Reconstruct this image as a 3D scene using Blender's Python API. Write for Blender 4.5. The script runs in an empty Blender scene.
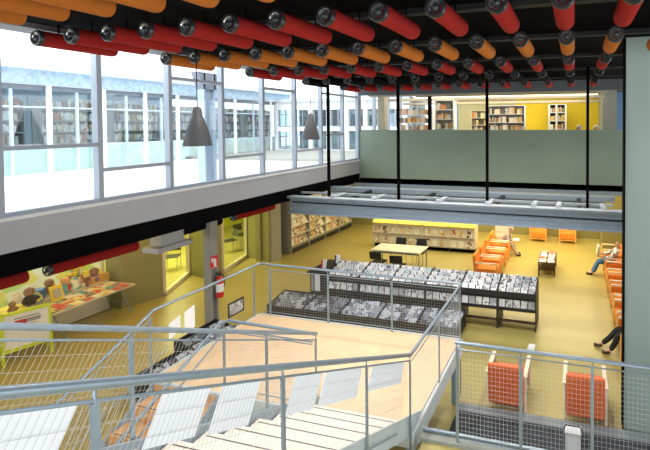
import bpy, math, random
from mathutils import Vector, Matrix
random.seed(7)
S = bpy.context.scene
COL = S.collection
PI = math.pi
V = Vector

# ------------------------------------------------------------------ mesh builder
class MB:
    def __init__(s):
        s.v = []; s.f = []; s.m = []
    def add(s, vs, fs, m=0):
        o = len(s.v); s.v += [tuple(p) for p in vs]
        for f in fs: s.f.append([o + i for i in f]); s.m.append(m)
        return s
    def bx(s, x0, x1, y0, y1, z0, z1, m=0, mat=None):
        vs = [V((x, y, z)) for z in (z0, z1) for y in (y0, y1) for x in (x0, x1)]
        if mat is not None: vs = [mat @ p for p in vs]
        return s.add(vs, [(0, 2, 3, 1), (4, 5, 7, 6), (0, 1, 5, 4), (2, 6, 7, 3), (0, 4, 6, 2), (1, 3, 7, 5)], m)
    def prism(s, pts, off, m=0):
        n = len(pts); off = V(off); a = [V(p) for p in pts]; b = [p + off for p in a]
        fs = [tuple(range(n - 1, -1, -1)), tuple(range(n, 2 * n))]
        for i in range(n):
            j = (i + 1) % n; fs.append((i, j, n + j, n + i))
        return s.add(a + b, fs, m)
    def cyl(s, p0, p1, r, n=12, m=0, r1=None, caps=True):
        p0 = V(p0); p1 = V(p1); d = (p1 - p0).normalized()
        u = d.orthogonal().normalized(); w = d.cross(u); r1 = r if r1 is None else r1
        vs = []
        for p, rr in ((p0, r), (p1, r1)):
            for i in range(n):
                a = 2 * PI * i / n; vs.append(p + (u * math.cos(a) + w * math.sin(a)) * rr)
        fs = [(i, (i + 1) % n, n + (i + 1) % n, n + i) for i in range(n)]
        if caps: fs += [tuple(range(n - 1, -1, -1)), tuple(range(n, 2 * n))]
        return s.add(vs, fs, m)
    def sweep(s, pts, r, n=10, m=0):
        pts = [V(p) for p in pts]; N = len(pts); vs = []
        t0 = (pts[1] - pts[0]).normalized(); u = t0.orthogonal().normalized()
        for i, p in enumerate(pts):
            if i == 0: t = t0
            elif i == N - 1: t = (pts[-1] - pts[-2]).normalized()
            else: t = ((pts[i] - pts[i-1]).normalized() + (pts[i+1] - pts[i]).normalized()).normalized()
            u = (u - t * u.dot(t)).normalized(); w = t.cross(u)
            for k in range(n):
                a = 2 * PI * k / n; vs.append(p + (u * math.cos(a) + w * math.sin(a)) * r)
        fs = [tuple(range(n - 1, -1, -1)), tuple(range((N - 1) * n, N * n))]
        for i in range(N - 1):
            for k in range(n):
                a = i * n + k; b = i * n + (k + 1) % n; fs.append((a, b, b + n, a + n))
        return s.add(vs, fs, m)
    def lathe(s, prof, n=16, m=0, c=(0, 0, 0), mat=None, closed=True):
        vs = []; c = V(c)
        for r, z in prof:
            for k in range(n):
                a = 2 * PI * k / n; p = V((r * math.cos(a), r * math.sin(a), z))
                if mat is not None: p = mat @ p
                vs.append(p + c)
        P = len(prof); fs = []
        for i in range(P - 1):
            for k in range(n):
                a = i * n + k; b = i * n + (k + 1) % n; fs.append((a, b, b + n, a + n))
        if closed: fs += [tuple(range(n - 1, -1, -1)), tuple(range((P - 1) * n, P * n))]
        return s.add(vs, fs, m)
    def wires(s, o, U, W, du, dw, r=0.002, m=0):
        # welded wire grid: origin o, spans U and W
        o = V(o); U = V(U); W = V(W); nrm = U.cross(W).normalized()
        def bar(a, b, side):
            k = [side * r + nrm * r * .6, -side * r + nrm * r * .6, -nrm * r]
            vs = [a + q for q in k] + [b + q for q in k]
            s.add(vs, [(0, 1, 4, 3), (1, 2, 5, 4), (2, 0, 3, 5)], m)
        lu, lw = U.length, W.length; uh, wh = U.normalized(), W.normalized()
        n = max(1, round(lu / du))
        for i in range(n + 1): a = o + uh * (lu * i / n); bar(a, a + W, uh)
        n = max(1, round(lw / dw))
        for i in range(n + 1): a = o + wh * (lw * i / n); bar(a, a + U, wh)
        return s
    def build(s, name, mats, parent=None, smooth=False, bevel=0, loc=None):
        me = bpy.data.meshes.new(name); me.from_pydata(s.v, [], s.f)
        if not isinstance(mats, (list, tuple)): mats = [mats]
        for x in mats: me.materials.append(x)
        me.polygons.foreach_set('material_index', s.m)
        if smooth:
            me.polygons.foreach_set('use_smooth', [True] * len(me.polygons))
        me.update()
        o = bpy.data.objects.new(name, me); COL.objects.link(o)
        if parent is not None: o.parent = parent
        if loc is not None: o.location = loc
        if smooth:
            md = o.modifiers.new('split', 'EDGE_SPLIT'); md.split_angle = 0.7
        if bevel:
            md = o.modifiers.new('bevel', 'BEVEL'); md.width = bevel; md.segments = 2; md.limit_method = 'ANGLE'
        return o

def tag(o, label=None, cat=None, group=None, kind=None):
    if label: o['label'] = label
    if cat: o['category'] = cat
    if group: o['group'] = group
    if kind: o['kind'] = kind
    return o
def thing(name, label, cat, loc=(0, 0, 0), rz=0, group=None):
    o = bpy.data.objects.new(name, None); COL.objects.link(o); o.empty_display_size = .1
    o.location = loc; o.rotation_euler = (0, 0, rz)
    return tag(o, label, cat, group)
def struct(name, mb, mats, label=None, **k):
    o = mb.build(name, mats, **k); o['kind'] = 'structure'
    if label: o['label'] = label
    return o
def dup(root, loc, rz=None, label=None, group=None, rot=None):
    kids = {}
    for x in list(COL.objects):
        if x.parent is not None: kids.setdefault(x.parent.name, []).append(x)
    r = root.copy(); COL.objects.link(r); r.location = loc
    if rz is not None: r.rotation_euler = (0, 0, rz)
    if rot is not None: r.rotation_euler = rot
    if label: r['label'] = label
    if group: r['group'] = group
    for ch in kids.get(root.name, []):
        c = ch.copy(); COL.objects.link(c); c.parent = r
        for g in kids.get(ch.name, []):
            d = g.copy(); COL.objects.link(d); d.parent = c
    return r
ORD = ['first', 'second', 'third', 'fourth', 'fifth', 'sixth', 'seventh', 'eighth', 'ninth', 'tenth', 'eleventh', 'twelfth',
       'thirteenth', 'fourteenth', 'fifteenth', 'sixteenth', 'seventeenth', 'eighteenth', 'nineteenth', 'twentieth',
       'twenty-first', 'twenty-second', 'twenty-third', 'twenty-fourth', 'twenty-fifth', 'twenty-sixth', 'twenty-seventh',
       'twenty-eighth', 'twenty-ninth', 'thirtieth', 'thirty-first', 'thirty-second', 'thirty-third', 'thirty-fourth', 'thirty-fifth']

# ------------------------------------------------------------------ materials
def mat(name, c, rough=.6, metal=0, noise=.06, scale=6, bump=0, coat=0, spec=.5):
    m = bpy.data.materials.new(name); m.use_nodes = True; nt = m.node_tree; b = nt.nodes['Principled BSDF']
    b.inputs['Roughness'].default_value = rough; b.inputs['Metallic'].default_value = metal
    b.inputs['Specular IOR Level'].default_value = spec; b.inputs['Coat Weight'].default_value = coat; b.inputs['Coat Roughness'].default_value = .30
    tc = nt.nodes.new('ShaderNodeTexCoord'); nz = nt.nodes.new('ShaderNodeTexNoise'); nz.inputs['Scale'].default_value = scale
    nz.inputs['Detail'].default_value = 4
    rp = nt.nodes.new('ShaderNodeValToRGB'); e = rp.color_ramp.elements
    e[0].position = .3; e[1].position = .7
    e[0].color = tuple(max(0, x * (1 - noise)) for x in c) + (1,); e[1].color = tuple(min(1, x * (1 + noise)) for x in c) + (1,)
    nt.links.new(tc.outputs['Object'], nz.inputs['Vector']); nt.links.new(nz.outputs['Fac'], rp.inputs['Fac'])
    nt.links.new(rp.outputs['Color'], b.inputs['Base Color'])
    if bump:
        bp = nt.nodes.new('ShaderNodeBump'); bp.inputs['Strength'].default_value = bump
        nt.links.new(nz.outputs['Fac'], bp.inputs['Height']); nt.links.new(bp.outputs['Normal'], b.inputs['Normal'])
    return m
def rmat(name, pal, print_cols, scale=14, rough=.4, lo=.47, hi=.53):
    # printed covers: a palette colour per object, with blotches of print
    m = bpy.data.materials.new(name); m.use_nodes = True; nt = m.node_tree; b = nt.nodes['Principled BSDF']
    b.inputs['Roughness'].default_value = rough
    oi = nt.nodes.new('ShaderNodeObjectInfo'); tc = nt.nodes.new('ShaderNodeTexCoord')
    def ramp(cols, src):
        rp = nt.nodes.new('ShaderNodeValToRGB'); rp.color_ramp.interpolation = 'CONSTANT'; el = rp.color_ramp.elements
        while len(el) < len(cols): el.new(0)
        for i, c in enumerate(cols): el[i].position = i / len(cols); el[i].color = tuple(c) + (1,)
        nt.links.new(src, rp.inputs['Fac']); return rp
    r1 = ramp(pal, oi.outputs['Random'])
    mu = nt.nodes.new('ShaderNodeMath'); mu.operation = 'MULTIPLY'; mu.inputs[1].default_value = 37.7
    fr = nt.nodes.new('ShaderNodeMath'); fr.operation = 'FRACT'
    nt.links.new(oi.outputs['Random'], mu.inputs[0]); nt.links.new(mu.outputs[0], fr.inputs[0])
    r2 = ramp(print_cols, fr.outputs[0])
    vm = nt.nodes.new('ShaderNodeVectorMath'); vm.operation = 'ADD'
    sc = nt.nodes.new('ShaderNodeMath'); sc.operation = 'MULTIPLY'; sc.inputs[1].default_value = 91
    nt.links.new(oi.outputs['Random'], sc.inputs[0]); nt.links.new(sc.outputs[0], vm.inputs[1]); nt.links.new(tc.outputs['Object'], vm.inputs[0])
    nz = nt.nodes.new('ShaderNodeTexNoise'); nz.inputs['Scale'].default_value = scale; nz.inputs['Detail'].default_value = 1
    nt.links.new(vm.outputs[0], nz.inputs['Vector'])
    mr = nt.nodes.new('ShaderNodeMapRange'); mr.inputs[1].default_value = lo; mr.inputs[2].default_value = hi
    nt.links.new(nz.outputs['Fac'], mr.inputs[0])
    mx = nt.nodes.new('ShaderNodeMixRGB'); nt.links.new(mr.outputs[0], mx.inputs['Fac'])
    nt.links.new(r1.outputs['Color'], mx.inputs['Color1']); nt.links.new(r2.outputs['Color'], mx.inputs['Color2'])
    nt.links.new(mx.outputs['Color'], b.inputs['Base Color']); return m
def cellmat(name, cols, scale=(1, 1, 1), rough=.6):
    # many small differently coloured cells (rows of spines, murals)
    m = bpy.data.materials.new(name); m.use_nodes = True; nt = m.node_tree; b = nt.nodes['Principled BSDF']; b.inputs['Roughness'].default_value = rough
    tc = nt.nodes.new('ShaderNodeTexCoord'); mp = nt.nodes.new('ShaderNodeMapping'); mp.inputs['Scale'].default_value = scale
    vo = nt.nodes.new('ShaderNodeTexVoronoi'); vo.inputs['Scale'].default_value = 1
    sp = nt.nodes.new('ShaderNodeSeparateColor'); rp = nt.nodes.new('ShaderNodeValToRGB'); rp.color_ramp.interpolation = 'CONSTANT'
    el = rp.color_ramp.elements
    while len(el) < len(cols): el.new(0)
    for i, c in enumerate(cols): el[i].position = i / len(cols); el[i].color = tuple(c) + (1,)
    nt.links.new(tc.outputs['Object'], mp.inputs['Vector']); nt.links.new(mp.outputs['Vector'], vo.inputs['Vector'])
    nt.links.new(vo.outputs['Color'], sp.inputs['Color']); nt.links.new(sp.outputs['Red'], rp.inputs['Fac'])
    nt.links.new(rp.outputs['Color'], b.inputs['Base Color']); return m
def glassmat(name, tint=(1, 1, 1), refl=.07, rough=.02):
    m = bpy.data.materials.new(name); m.use_nodes = True; nt = m.node_tree; nt.nodes.remove(nt.nodes['Principled BSDF'])
    t = nt.nodes.new('ShaderNodeBsdfTransparent'); t.inputs['Color'].default_value = tuple(tint) + (1,)
    g = nt.nodes.new('ShaderNodeBsdfGlossy'); g.inputs['Roughness'].default_value = rough
    mx = nt.nodes.new('ShaderNodeMixShader'); mx.inputs['Fac'].default_value = refl
    nt.links.new(t.outputs[0], mx.inputs[1]); nt.links.new(g.outputs[0], mx.inputs[2]); nt.links.new(mx.outputs[0], nt.nodes['Material Output'].inputs['Surface'])
    return m
def emit(name, c, s):
    m = bpy.data.materials.new(name); m.use_nodes = True; b = m.node_tree.nodes['Principled BSDF']
    b.inputs['Base Color'].default_value = tuple(c) + (1,); b.inputs['Emission Color'].default_value = tuple(c) + (1,); b.inputs['Emission Strength'].default_value = s
    return m

ochre = mat('ochre_resin', (.44, .365, .115), rough=.38, noise=.10, scale=.7, coat=.5)
black = mat('black_paint', (.003, .003, .0035), rough=.9, noise=.2, spec=.05)
darkduct = mat('dark_grey_paint', (.012, .013, .015), rough=.6, noise=.15)
white = mat('white_paint', (.78, .79, .80), rough=.5, noise=.02)
spandrel = mat('pale_grey_panel', (.41, .425, .46), rough=.45, noise=.03, scale=2)
whiteout = mat('white_render', (.82, .83, .84), rough=.8, noise=.03)
alu = mat('grey_window_frame', (.36, .40, .46), rough=.4, metal=.2, noise=.04)
galv = mat('galvanised_rail', (.29, .36, .42), rough=.38, metal=.55, noise=.05, scale=20)
wire = mat('galvanised_wire', (.58, .59, .58), rough=.45, metal=.3, noise=.05)
steelblue = mat('blue_grey_steel', (.27, .34, .41), rough=.5, noise=.05)
steelwhite = mat('pale_steel', (.46, .50, .55), rough=.4, noise=.04)
sage = mat('sage_green_wall', (.265, .335, .255), rough=.7, noise=.05, scale=1.2)
sagedark = mat('olive_wall', (.27, .25, .10), rough=.65, noise=.06, scale=1.5)
maple = mat('maple_boards', (.80, .56, .33), rough=.38, noise=.07, scale=3)
tread = mat('skylit_maple_tread', (.86, .78, .68), rough=.45, noise=.05, scale=5)  # maple lightened, skylight on the upper flight put into the colour
wood_orange = mat('orange_maple_tread', (.72, .38, .13), rough=.4, noise=.08, scale=5)
strip = mat('dark_nosing', (.13, .12, .11), rough=.8)
concrete = mat('grey_green_edge', (.30, .32, .28), rough=.8, noise=.1)
red = mat('red_felt_tube', (.30, .016, .013), rough=.85, spec=.15, noise=.05)
orange_t = mat('orange_felt_tube', (.44, .135, .020), rough=.85, spec=.15, noise=.05)
black_t = mat('black_felt_tube', (.005, .005, .006), rough=.9, spec=.08)
ringm = mat('dark_ring', (.05, .05, .05), rough=.3, metal=.5)
chrome = mat('pale_reflector', (.6, .63, .66), rough=.2, metal=.85)
lens = mat('dark_lens', (.03, .035, .04), rough=.1)
lampgrey = mat('grey_lampshade', (.10, .103, .108), rough=.5)
lampin = mat('white_lampshade_inside', (.8, .8, .78), rough=.6)
orangeu = mat('orange_upholstery', (.86, .26, .03), rough=.6, noise=.05, scale=10)
orangeu2 = mat('orange_red_upholstery', (.72, .14, .025), rough=.6, noise=.05, scale=10)
beech = mat('pale_beech', (.86, .74, .56), rough=.4, noise=.06)
beech_o = mat('orange_beech', (.85, .47, .13), rough=.45, noise=.06)
charcoal = mat('charcoal_laminate', (.022, .022, .024), rough=.5, noise=.1)
slate = mat('dark_slate', (.07, .078, .09), rough=.45, noise=.15, scale=3)
greym = mat('mid_grey_laminate', (.33, .32, .28), rough=.5)
cream = mat('cream_laminate', (.72, .66, .50), rough=.5, noise=.03)
yellow = mat('yellow_laminate', (.86, .68, .09), rough=.45, noise=.04)
yellow_w = mat('yellow_wall', (.85, .62, .02), rough=.7, noise=.03)
limewall = mat('lime_room_wall', (.70, .70, .06), rough=.7, noise=.08)
lime = mat('lime_frame', (.62, .74, .03), rough=.5)
paper = mat('white_paper', (.86, .88, .92), rough=.7, noise=.015)
ink = mat('dark_ink', (.06, .05, .06), rough=.8)
redink = mat('red_print', (.55, .04, .05), rough=.7)
darkwood = mat('dark_wood', (.06, .028, .018), rough=.4, noise=.2)
cdcase = rmat('cd_cover', [(.80, .80, .82), (.62, .63, .66), (.86, .86, .86), (.70, .71, .74), (.45, .46, .48), (.78, .79, .82), (.82, .80, .78), (.55, .66, .72)],
              [(.12, .12, .13), (.4, .4, .43), (.88, .88, .88), (.3, .31, .35)], scale=16, lo=.52, hi=.58)
cdlow = rmat('cd_cover_blue_grey', [(.13, .16, .21), (.22, .27, .33), (.07, .08, .10), (.30, .35, .42), (.16, .18, .21), (.10, .10, .12), (.38, .43, .50)],
             [(.05, .05, .06), (.5, .53, .58), (.2, .22, .27)], scale=14)
magm = rmat('magazine_cover', [(.80, .72, .52), (.85, .78, .62), (.62, .48, .30), (.88, .84, .74), (.70, .60, .42), (.78, .66, .46)],
            [(.10, .06, .04), (.45, .12, .05), (.85, .8, .7), (.25, .2, .12), (.6, .4, .15)], scale=9)
bookm = rmat('book_cover', [(.75, .55, .25), (.8, .74, .62), (.55, .16, .07), (.30, .24, .18), (.82, .66, .12), (.62, .52, .40), (.16, .14, .13), (.72, .35, .10)],
             [(.85, .82, .75), (.1, .08, .07), (.6, .3, .1)], scale=10)
kidm = rmat('picture_book_cover', [(.80, .55, .15), (.75, .2, .08), (.82, .75, .55), (.2, .45, .40), (.65, .35, .25), (.85, .7, .2), (.5, .25, .2)],
            [(.85, .82, .7), (.2, .12, .08), (.7, .1, .06), (.1, .35, .4)], scale=7)
pinkm = rmat('pink_white_magazine', [(.85, .80, .80), (.80, .55, .52), (.86, .84, .84), (.75, .62, .62)], [(.6, .1, .1), (.85, .8, .8), (.3, .1, .12)], scale=8)
spines = cellmat('rows_of_spines', [(.75, .62, .40), (.8, .75, .65), (.35, .28, .2), (.6, .45, .25), (.55, .2, .12), (.7, .66, .6), (.25, .28, .3)], (11, 11, 2.8))
mural = cellmat('flower_mural', [(.86, .90, .80), (.80, .88, .72), (.9, .92, .86), (.6, .75, .25), (.88, .90, .84), (.85, .80, .25)], (3.5, 3.5, 3.5))
glass = glassmat('window_glass', (.97, .99, 1), .05)
greenglass = glassmat('frosted_green_glass', (.80, .96, .90), .25, .5)
yelglass = glassmat('bay_glass', (.95, .98, .80), .06)
skin = mat('skin', (.62, .36, .25), rough=.55)
leaf = mat('yellow_flower', (.82, .62, .05), rough=.7)
panelglow = emit('ceiling_light_panel', (1, .90, .70), 1.4)

# ------------------------------------------------------------------ the setting
struct('floor', MB().bx(-17, 7, -3, 24, -.2, 0), ochre, 'glossy ochre resin floor of the lower hall')
DY = 12.82
# ceiling over the void
struct('ceiling', MB().bx(-7.2, 8, -3, DY, 6.12, 6.3), black, 'black ceiling above the hanging tubes')
o = MB()
for y in (2.7, 4.4, 6.1, 7.9, 9.7, 11.5): o.bx(-7.0, 8, y - .06, y + .06, 6.06, 6.12)
struct('trim_1', o, darkduct, 'dark ceiling battens')
struct('trim_2', MB().bx(-7.2, 1.75, DY - .25, DY - .02, 5.80, 6.12), mat('soffit_grey', (.10, .115, .13), .5), 'grey soffit beam above the balcony')
struct('trim_3', MB().bx(-7.2, -6.75, -3, DY - .3, 6.05, 6.12), mat('ceiling_edge', (.22, .22, .23), .6), 'grey ceiling edge strip along the glass wall')
# spandrel and beam below the left windows
struct('wall_left', MB().bx(-7.42, -7.3, -3, DY, 3.11, 3.54), spandrel, 'pale grey spandrel panel below the left windows')
struct('trim_4', MB().bx(-7.46, -7.27, -3, DY, 3.54, 3.585), white, 'white window sill')
struct('trim_5', MB().bx(-7.40, -7.32, -3, DY, 2.86, 3.11).bx(-7.48, -7.30, -3, DY, 2.80, 2.86), black, 'black steel edge beam under the spandrel')
# lower ceilings
struct('ceiling_lower', MB().bx(-17, -7.42, -3, DY, 2.9, 3.10), darkduct, 'dark ceiling of the lower hall under the terrace')
struct('terrace', MB().bx(-17, -7.46, -3, 24, 3.3, 3.45), whiteout, 'white roof terrace outside the windows')
struct('ceiling_balcony', MB().bx(-17, 3.5, DY, 22, 2.82, 2.95), mat('balcony_soffit', (.30, .27, .17), .7), 'ceiling below the upper gallery')
# balcony parapet
struct('wall_back', MB().bx(-7.3, 3.5, DY, DY + .18, 2.82, 4.62), sage, 'sage green balcony parapet')
struct('trim_6', MB().bx(-7.3, 3.5, DY - .02, DY + .16, 2.68, 2.82), black, 'black strip under the parapet')
struct('wall_right', MB().bx(.755, 4.2, 6.65, 6.85, 0, 6.12), mat('sage_wall_near', (.30, .385, .34), .65, noise=.03, scale=1), 'green wall at the right edge')
struct('trim_7', MB().bx(.735, .755, 6.63, 6.87, 0, 6.12), black, 'black edge strip of the right wall')
struct('wall_lower_back', MB().bx(-17, 3.5, 17.6, 17.8, 0, 2.82), sagedark, 'olive back wall of the lower hall')
struct('wall_lower_right', MB().bx(1.9, 2.1, 6.85, 17.6, 0, 2.82), sagedark, 'olive side wall behind the right armchairs')
struct('wall_pier', MB().bx(1.0, 1.9, 16.0, 17.6, 0, 2.82), sagedark, 'olive pier in the far right corner')
struct('wall_lower_left', MB().bx(-10.95, -10.75, 12.0, 17.6, 0, 2.9), sagedark, 'olive wall behind the magazine shelves')
# zig zag bays
struct('wall_bay_1', MB().prism([(-11.49, 7.99, 0), (-11.18, 8.83, 0), (-11.9, 8.95, 0), (-12.2, 8.1, 0)], (0, 0, 2.9)), sagedark, 'olive wall pier beside the book table')
struct('wall_bay_2', MB().prism([(-12.04, 10.37, 0), (-11.27, 10.22, 0), (-11.04, 10.66, 0), (-12.0, 10.9, 0)], (0, 0, 2.9)), sagedark, 'olive wall pier between the two glass bays')
struct('wall_bay_3', MB().prism([(-11.6, 12.26, 0), (-10.36, 11.98, 0), (-10.30, 12.3, 0), (-11.5, 12.6, 0)], (0, 0, 2.9)), sagedark, 'olive wall pier after the second glass bay')
struct('trim_8', MB().bx(-10.42, -10.30, 12.02, 12.5, 0, 2.9), greym, 'grey door post before the magazine shelves')
def bay(n, a, b):
    a = V(a + (0,)); b = V(b + (0,)); d = (b - a).normalized(); p = V((-d.y, d.x, 0)) * .05
    o = MB()
    for z0, z1 in ((0, .12), (2.6, 2.9)): o.prism([a - p + V((0, 0, z0)), b - p + V((0, 0, z0)), b + p + V((0, 0, z0)), a + p + V((0, 0, z0))], (0, 0, z1 - z0))
    for q in (a, b - d * .06): o.prism([q - p, q + d * .06 - p, q + d * .06 + p, q + p], (0, 0, 2.9))
    w = struct('window_%d' % n, o, cream, 'cream framed floor-to-ceiling bay window')
    MB().prism([a + V((0, 0, .12)), b + V((0, 0, .12)), b + p * .2 + V((0, 0, .12)), a + p * .2 + V((0, 0, .12))], (0, 0, 2.48)).build('pane', yelglass, w)
bay(21, (-11.18, 8.85), (-12.02, 10.35))
bay(22, (-11.06, 10.68), (-11.58, 12.24))
struct('wall_lime', MB().bx(-16.2, -16, 4, 17.6, 0, 2.9).bx(-16, -11.0, 17.2, 17.4, 0, 2.9), limewall, 'lime yellow wall of the room behind the bays')
# display window left of pier
o = MB().bx(-12.35, -12.25, 2, 8.1, 0, .15).bx(-12.35, -12.25, 2, 8.1, 2.5, 2.9)
for y in (2, 5.2, 8.04): o.bx(-12.36, -12.24, y, y + .07, 0, 2.9)
w = struct('window_23', o, cream, 'display window behind the book table')
MB().bx(-12.31, -12.30, 2, 8.1, .15, 2.5).build('pane', glass, w)
struct('wall_mural', MB().bx(-13.3, -13.2, 2, 8.6, .0, 2.9), mural, 'white mural with green leaves and yellow flowers')

# gallery beyond parapet
GZ = 3.55
struct('floor_gallery', MB().bx(-17, 3.5, DY + .18, 22, 2.95, GZ), greym, 'floor of the upper gallery')
struct('ceiling_gallery', MB().bx(-7.3, 3.5, DY, 20, 6.12, 6.3), mat('gallery_ceiling', (.07, .065, .05), .8), 'ceiling of the upper gallery')
o = MB()
for y, z in ((13.4, 5.80), (14.8, 5.71), (16.4, 5.64)): o.bx(-7.2, 1.0, y - .12, y + .12, z, z + .09)
struct('trim_9', o, mat('slat_cream', (.46, .40, .30), .6), 'pale ceiling slats of the gallery')
o = MB()
for y in (14.1, 15.6, 17.2): o.bx(-7.0, .9, y - .05, y + .05, 5.98, 6.02)
struct('trim_10', o, panelglow, 'lit strip lamps between the ceiling slats')
struct('wall_gallery', MB().bx(-2.55, 1.1, 18, 18.2, GZ, 6.12), yellow_w, 'yellow end wall of the gallery')
struct('wall_gallery_cream', MB().bx(-5.2, -2.55, 18, 18.2, GZ, 6.12), mat('olive_cream', (.55, .52, .30), .7), 'pale olive end wall of the gallery')
struct('wall_gallery_right', MB().bx(.97, 1.47, 15.6, 18, GZ, 6.12), mat('gallery_grey', (.26, .27, .23), .7), 'grey wall at the right of the gallery')
struct('wall_gallery_side', MB().bx(1.47, 3.6, 18, 18.2, GZ, 6.12), mat('blue_side', (.12, .22, .36), .6), 'blue wall beyond the gallery')
# left window wall
YS = [3.66 - 1.17 * 4 + 1.17 * k for k in range(13)]   # mullion positions
low = {4: 4.50, 5: 4.09, 7: 4.10, 9: 4.09, 10: 4.50, 2: 4.1, 0: 4.5}
up = {6: 5.69, 8: 5.70, 10: 5.75, 11: 5.75, 3: 5.7}
for k in range(12):
    y0, y1 = YS[k], min(YS[k + 1], DY - .03)
    o = MB().bx(-7.43, -7.31, y0 - .035, y0 + .035, 3.585, 6.12)
    o.bx(-7.42, -7.32, y0, y1, 3.585, 3.64)
    if k == 11: o.bx(-7.43, -7.31, y1 - .035, y1 + .03, 3.585, 6.12)
    for dct in (low, up):
        if k in dct: o.bx(-7.42, -7.32, y0 + .035, y1 - .035, dct[k] - .03, dct[k] + .03)
    w = struct('window_%d' % (k + 1), o, alu, 'grey framed upper window bay')
    MB().bx(-7.375, -7.365, y0 + .03, y1 - .03, 3.63, 6.12).build('pane', glass, w)
# gallery windows beyond parapet (left side)
o = MB()
for y in (12.9, 14.0, 15.2, 16.4, 17.6): o.bx(-7.43, -7.31, y, y + .07, GZ, 6.12)
o.bx(-7.43, -7.31, 12.9, 17.6, 4.3, 4.36)
w = struct('window_13', o, alu, 'gallery side window'); MB().bx(-7.375, -7.365, 12.95, 17.6, GZ, 6.1).build('pane', glass, w)
o = MB()
for x in (-7.3, -6.3, -5.3): o.bx(x, x + .07, 18, 18.1, GZ, 6.12)
w = struct('window_14', o, alu, 'gallery end window'); MB().bx(-7.25, -5.3, 18.04, 18.05, GZ, 6.1).build('pane', glass, w)

# ------------------------------------------------------------------ outside: opposite wing and end wing
XF = -14.7
b = thing('building', 'opposite glass-fronted library wing across the white terrace', 'building', (XF, 12, 3.45))
MB().bx(-8, .5, -12, 6.5, 2.90, 3.05).build('roof', mat('pale_roof', (.62, .72, .80), .6), b)
MB().bx(-.05, .15, -12, 6.5, 2.52, 2.90).build('fascia', mat('blue_translucent_fascia', (.42, .54, .66), .4, noise=.2, scale=9), b)
MB().bx(-.30, -.05, -12, 6.5, 2.36, 2.52).build('eaves', mat('dark_eaves_trim', (.20, .23, .27), .6), b)  # plain dark band below the fascia
MB().bx(-8, -7.8, -12, 6.5, 0, 2.9).build('rear_wall', mat('hall_back', (.22, .27, .32), .8), b)
for i, y in enumerate((-5.0, -3.6, -2.2, -.9, .3, 3.0, 5.2)):
    MB().bx(.0, .07, y - .05, y + .05, 0, 2.95).build('column', whiteout, b)
mullc = mat('pale_blue_mullion', (.50, .62, .72), .5)
for z, h in ((.74, .05), (1.86, .04)): MB().bx(-.1, .02, -12, 6.5, z, z + h).build('transom', mullc, b)
MB().bx(-.02, .06, -12, 6.5, 2.50, 2.58).build('eaves_strip', whiteout, b)
for y in (-4.4, -2.9, -1.5, -.3, 1.4, 2.2, 4.1): MB().bx(-.04, .03, y - .025, y + .025, 0.02, 2.36).build('mullion', mullc, b)
MB().bx(-.06, -.05, -12, 6.5, .84, 2.36).build('glazing', glassmat('wing_glass', (.86, .93, .98), .05), b)
MB().bx(-.06, -.04, -12, -1.6, 0.02, .74).build('lower_panel', greenglass, b)
MB().bx(-.5, -.45, -12, 6.5, 0, .74).build('lower_wall', mat('pale_green_block', (.72, .86, .80), .8, noise=.18, scale=2.5), b)
# shelves inside the wing
for i in range(7):
    y = 4.9 + i * 2.05
    s = thing('bookcase', '%s bookcase from the left inside the opposite wing' % ORD[i], 'bookcase', (XF - 1.6, y, 3.45), group='bookcases in the opposite wing')
    o = MB().bx(-.2, .2, 0, .04, 0, 2.1).bx(-.2, .2, 1.66, 1.7, 0, 2.1).bx(-.2, -.17, 0, 1.7, 0, 2.1)
    o.build('carcass', greym, s)
    for k in range(6): MB().bx(-.17, .2, .04, 1.66, .05 + .36 * k, .08 + .36 * k).build('shelf', greym, s)
o = MB(); random.seed(3)
for i in range(7):
    y = 4.9 + i * 2.05
    for k in range(2, 6):
        t = y + .07
        while t < y + 1.58:
            w_ = random.uniform(.03, .06); h = random.uniform(.2, .29)
            if random.random() > .12: o.bx(XF - 1.72, XF - 1.45, t, t + w_ * .92, 3.53 + .36 * k, 3.53 + .36 * k + h)
            t += w_
tag(o.build('books', spines), 'rows of pale books on the shelves of the opposite wing', 'books', kind='stuff')
# end wing with white window grid
b = thing('building', 'white end wing with square windows at the far end of the terrace', 'building', (-11, 17.6, 3.45))
MB().bx(-3.7, 3.6, .0, .15, 2.1, 2.5).bx(-3.7, 3.6, 0, .15, 1.05, 1.25).bx(-3.7, 3.6, 0, .15, 0, .12).build('wall', whiteout, b)
MB().bx(-3.9, 3.6, -.1, 3, 2.5, 2.65).build('roof', mat('pale_roof_2', (.5, .6, .7), .6), b)
for i in range(8): MB().bx(-3.7 + i * 1.0 - .1, -3.7 + i * 1.0 + .1, -.04, .2, 0, 2.5).build('column', white, b)
for i in range(7):
    for z in (.12, 1.25):
        f = MB().bx(-3.58 + i, -2.82 + i, .05, .1, z, z + .05).bx(-3.22 + i, -3.18 + i, .05, .1, z, z + .85).build('window', alu, b)
        MB().bx(-3.6 + i, -2.8 + i, .08, .085, z, z + .9).build('pane', glassmat('end_glass', (.75, .85, .9), .2), f)
MB().bx(-3.7, 3.6, 1.8, 2, 0, 2.5).build('rear_wall', mat('end_back', (.42, .50, .56), .8), b)
# outside column
c = thing('column', 'blue grey steel column standing outside the upper windows', 'column', (-8.6, 7.95, 3.45))
MB().bx(-.11, .11, -.16, -.12, 0, 2.6).bx(-.11, .11, .12, .16, 0, 2.6).bx(-.04, .04, -.12, .12, 0, 2.6).build('shaft', mat('column_blue', (.36, .45, .55), .5), c)
MB().prism([(-.11, -.3, 2.6), (-.11, .3, 2.6), (-.11, .16, 2.2), (-.11, -.16, 2.2)], (.22, 0, 0)).build('bracket', mat('bracket_grey', (.2, .23, .28), .5), c)

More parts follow.
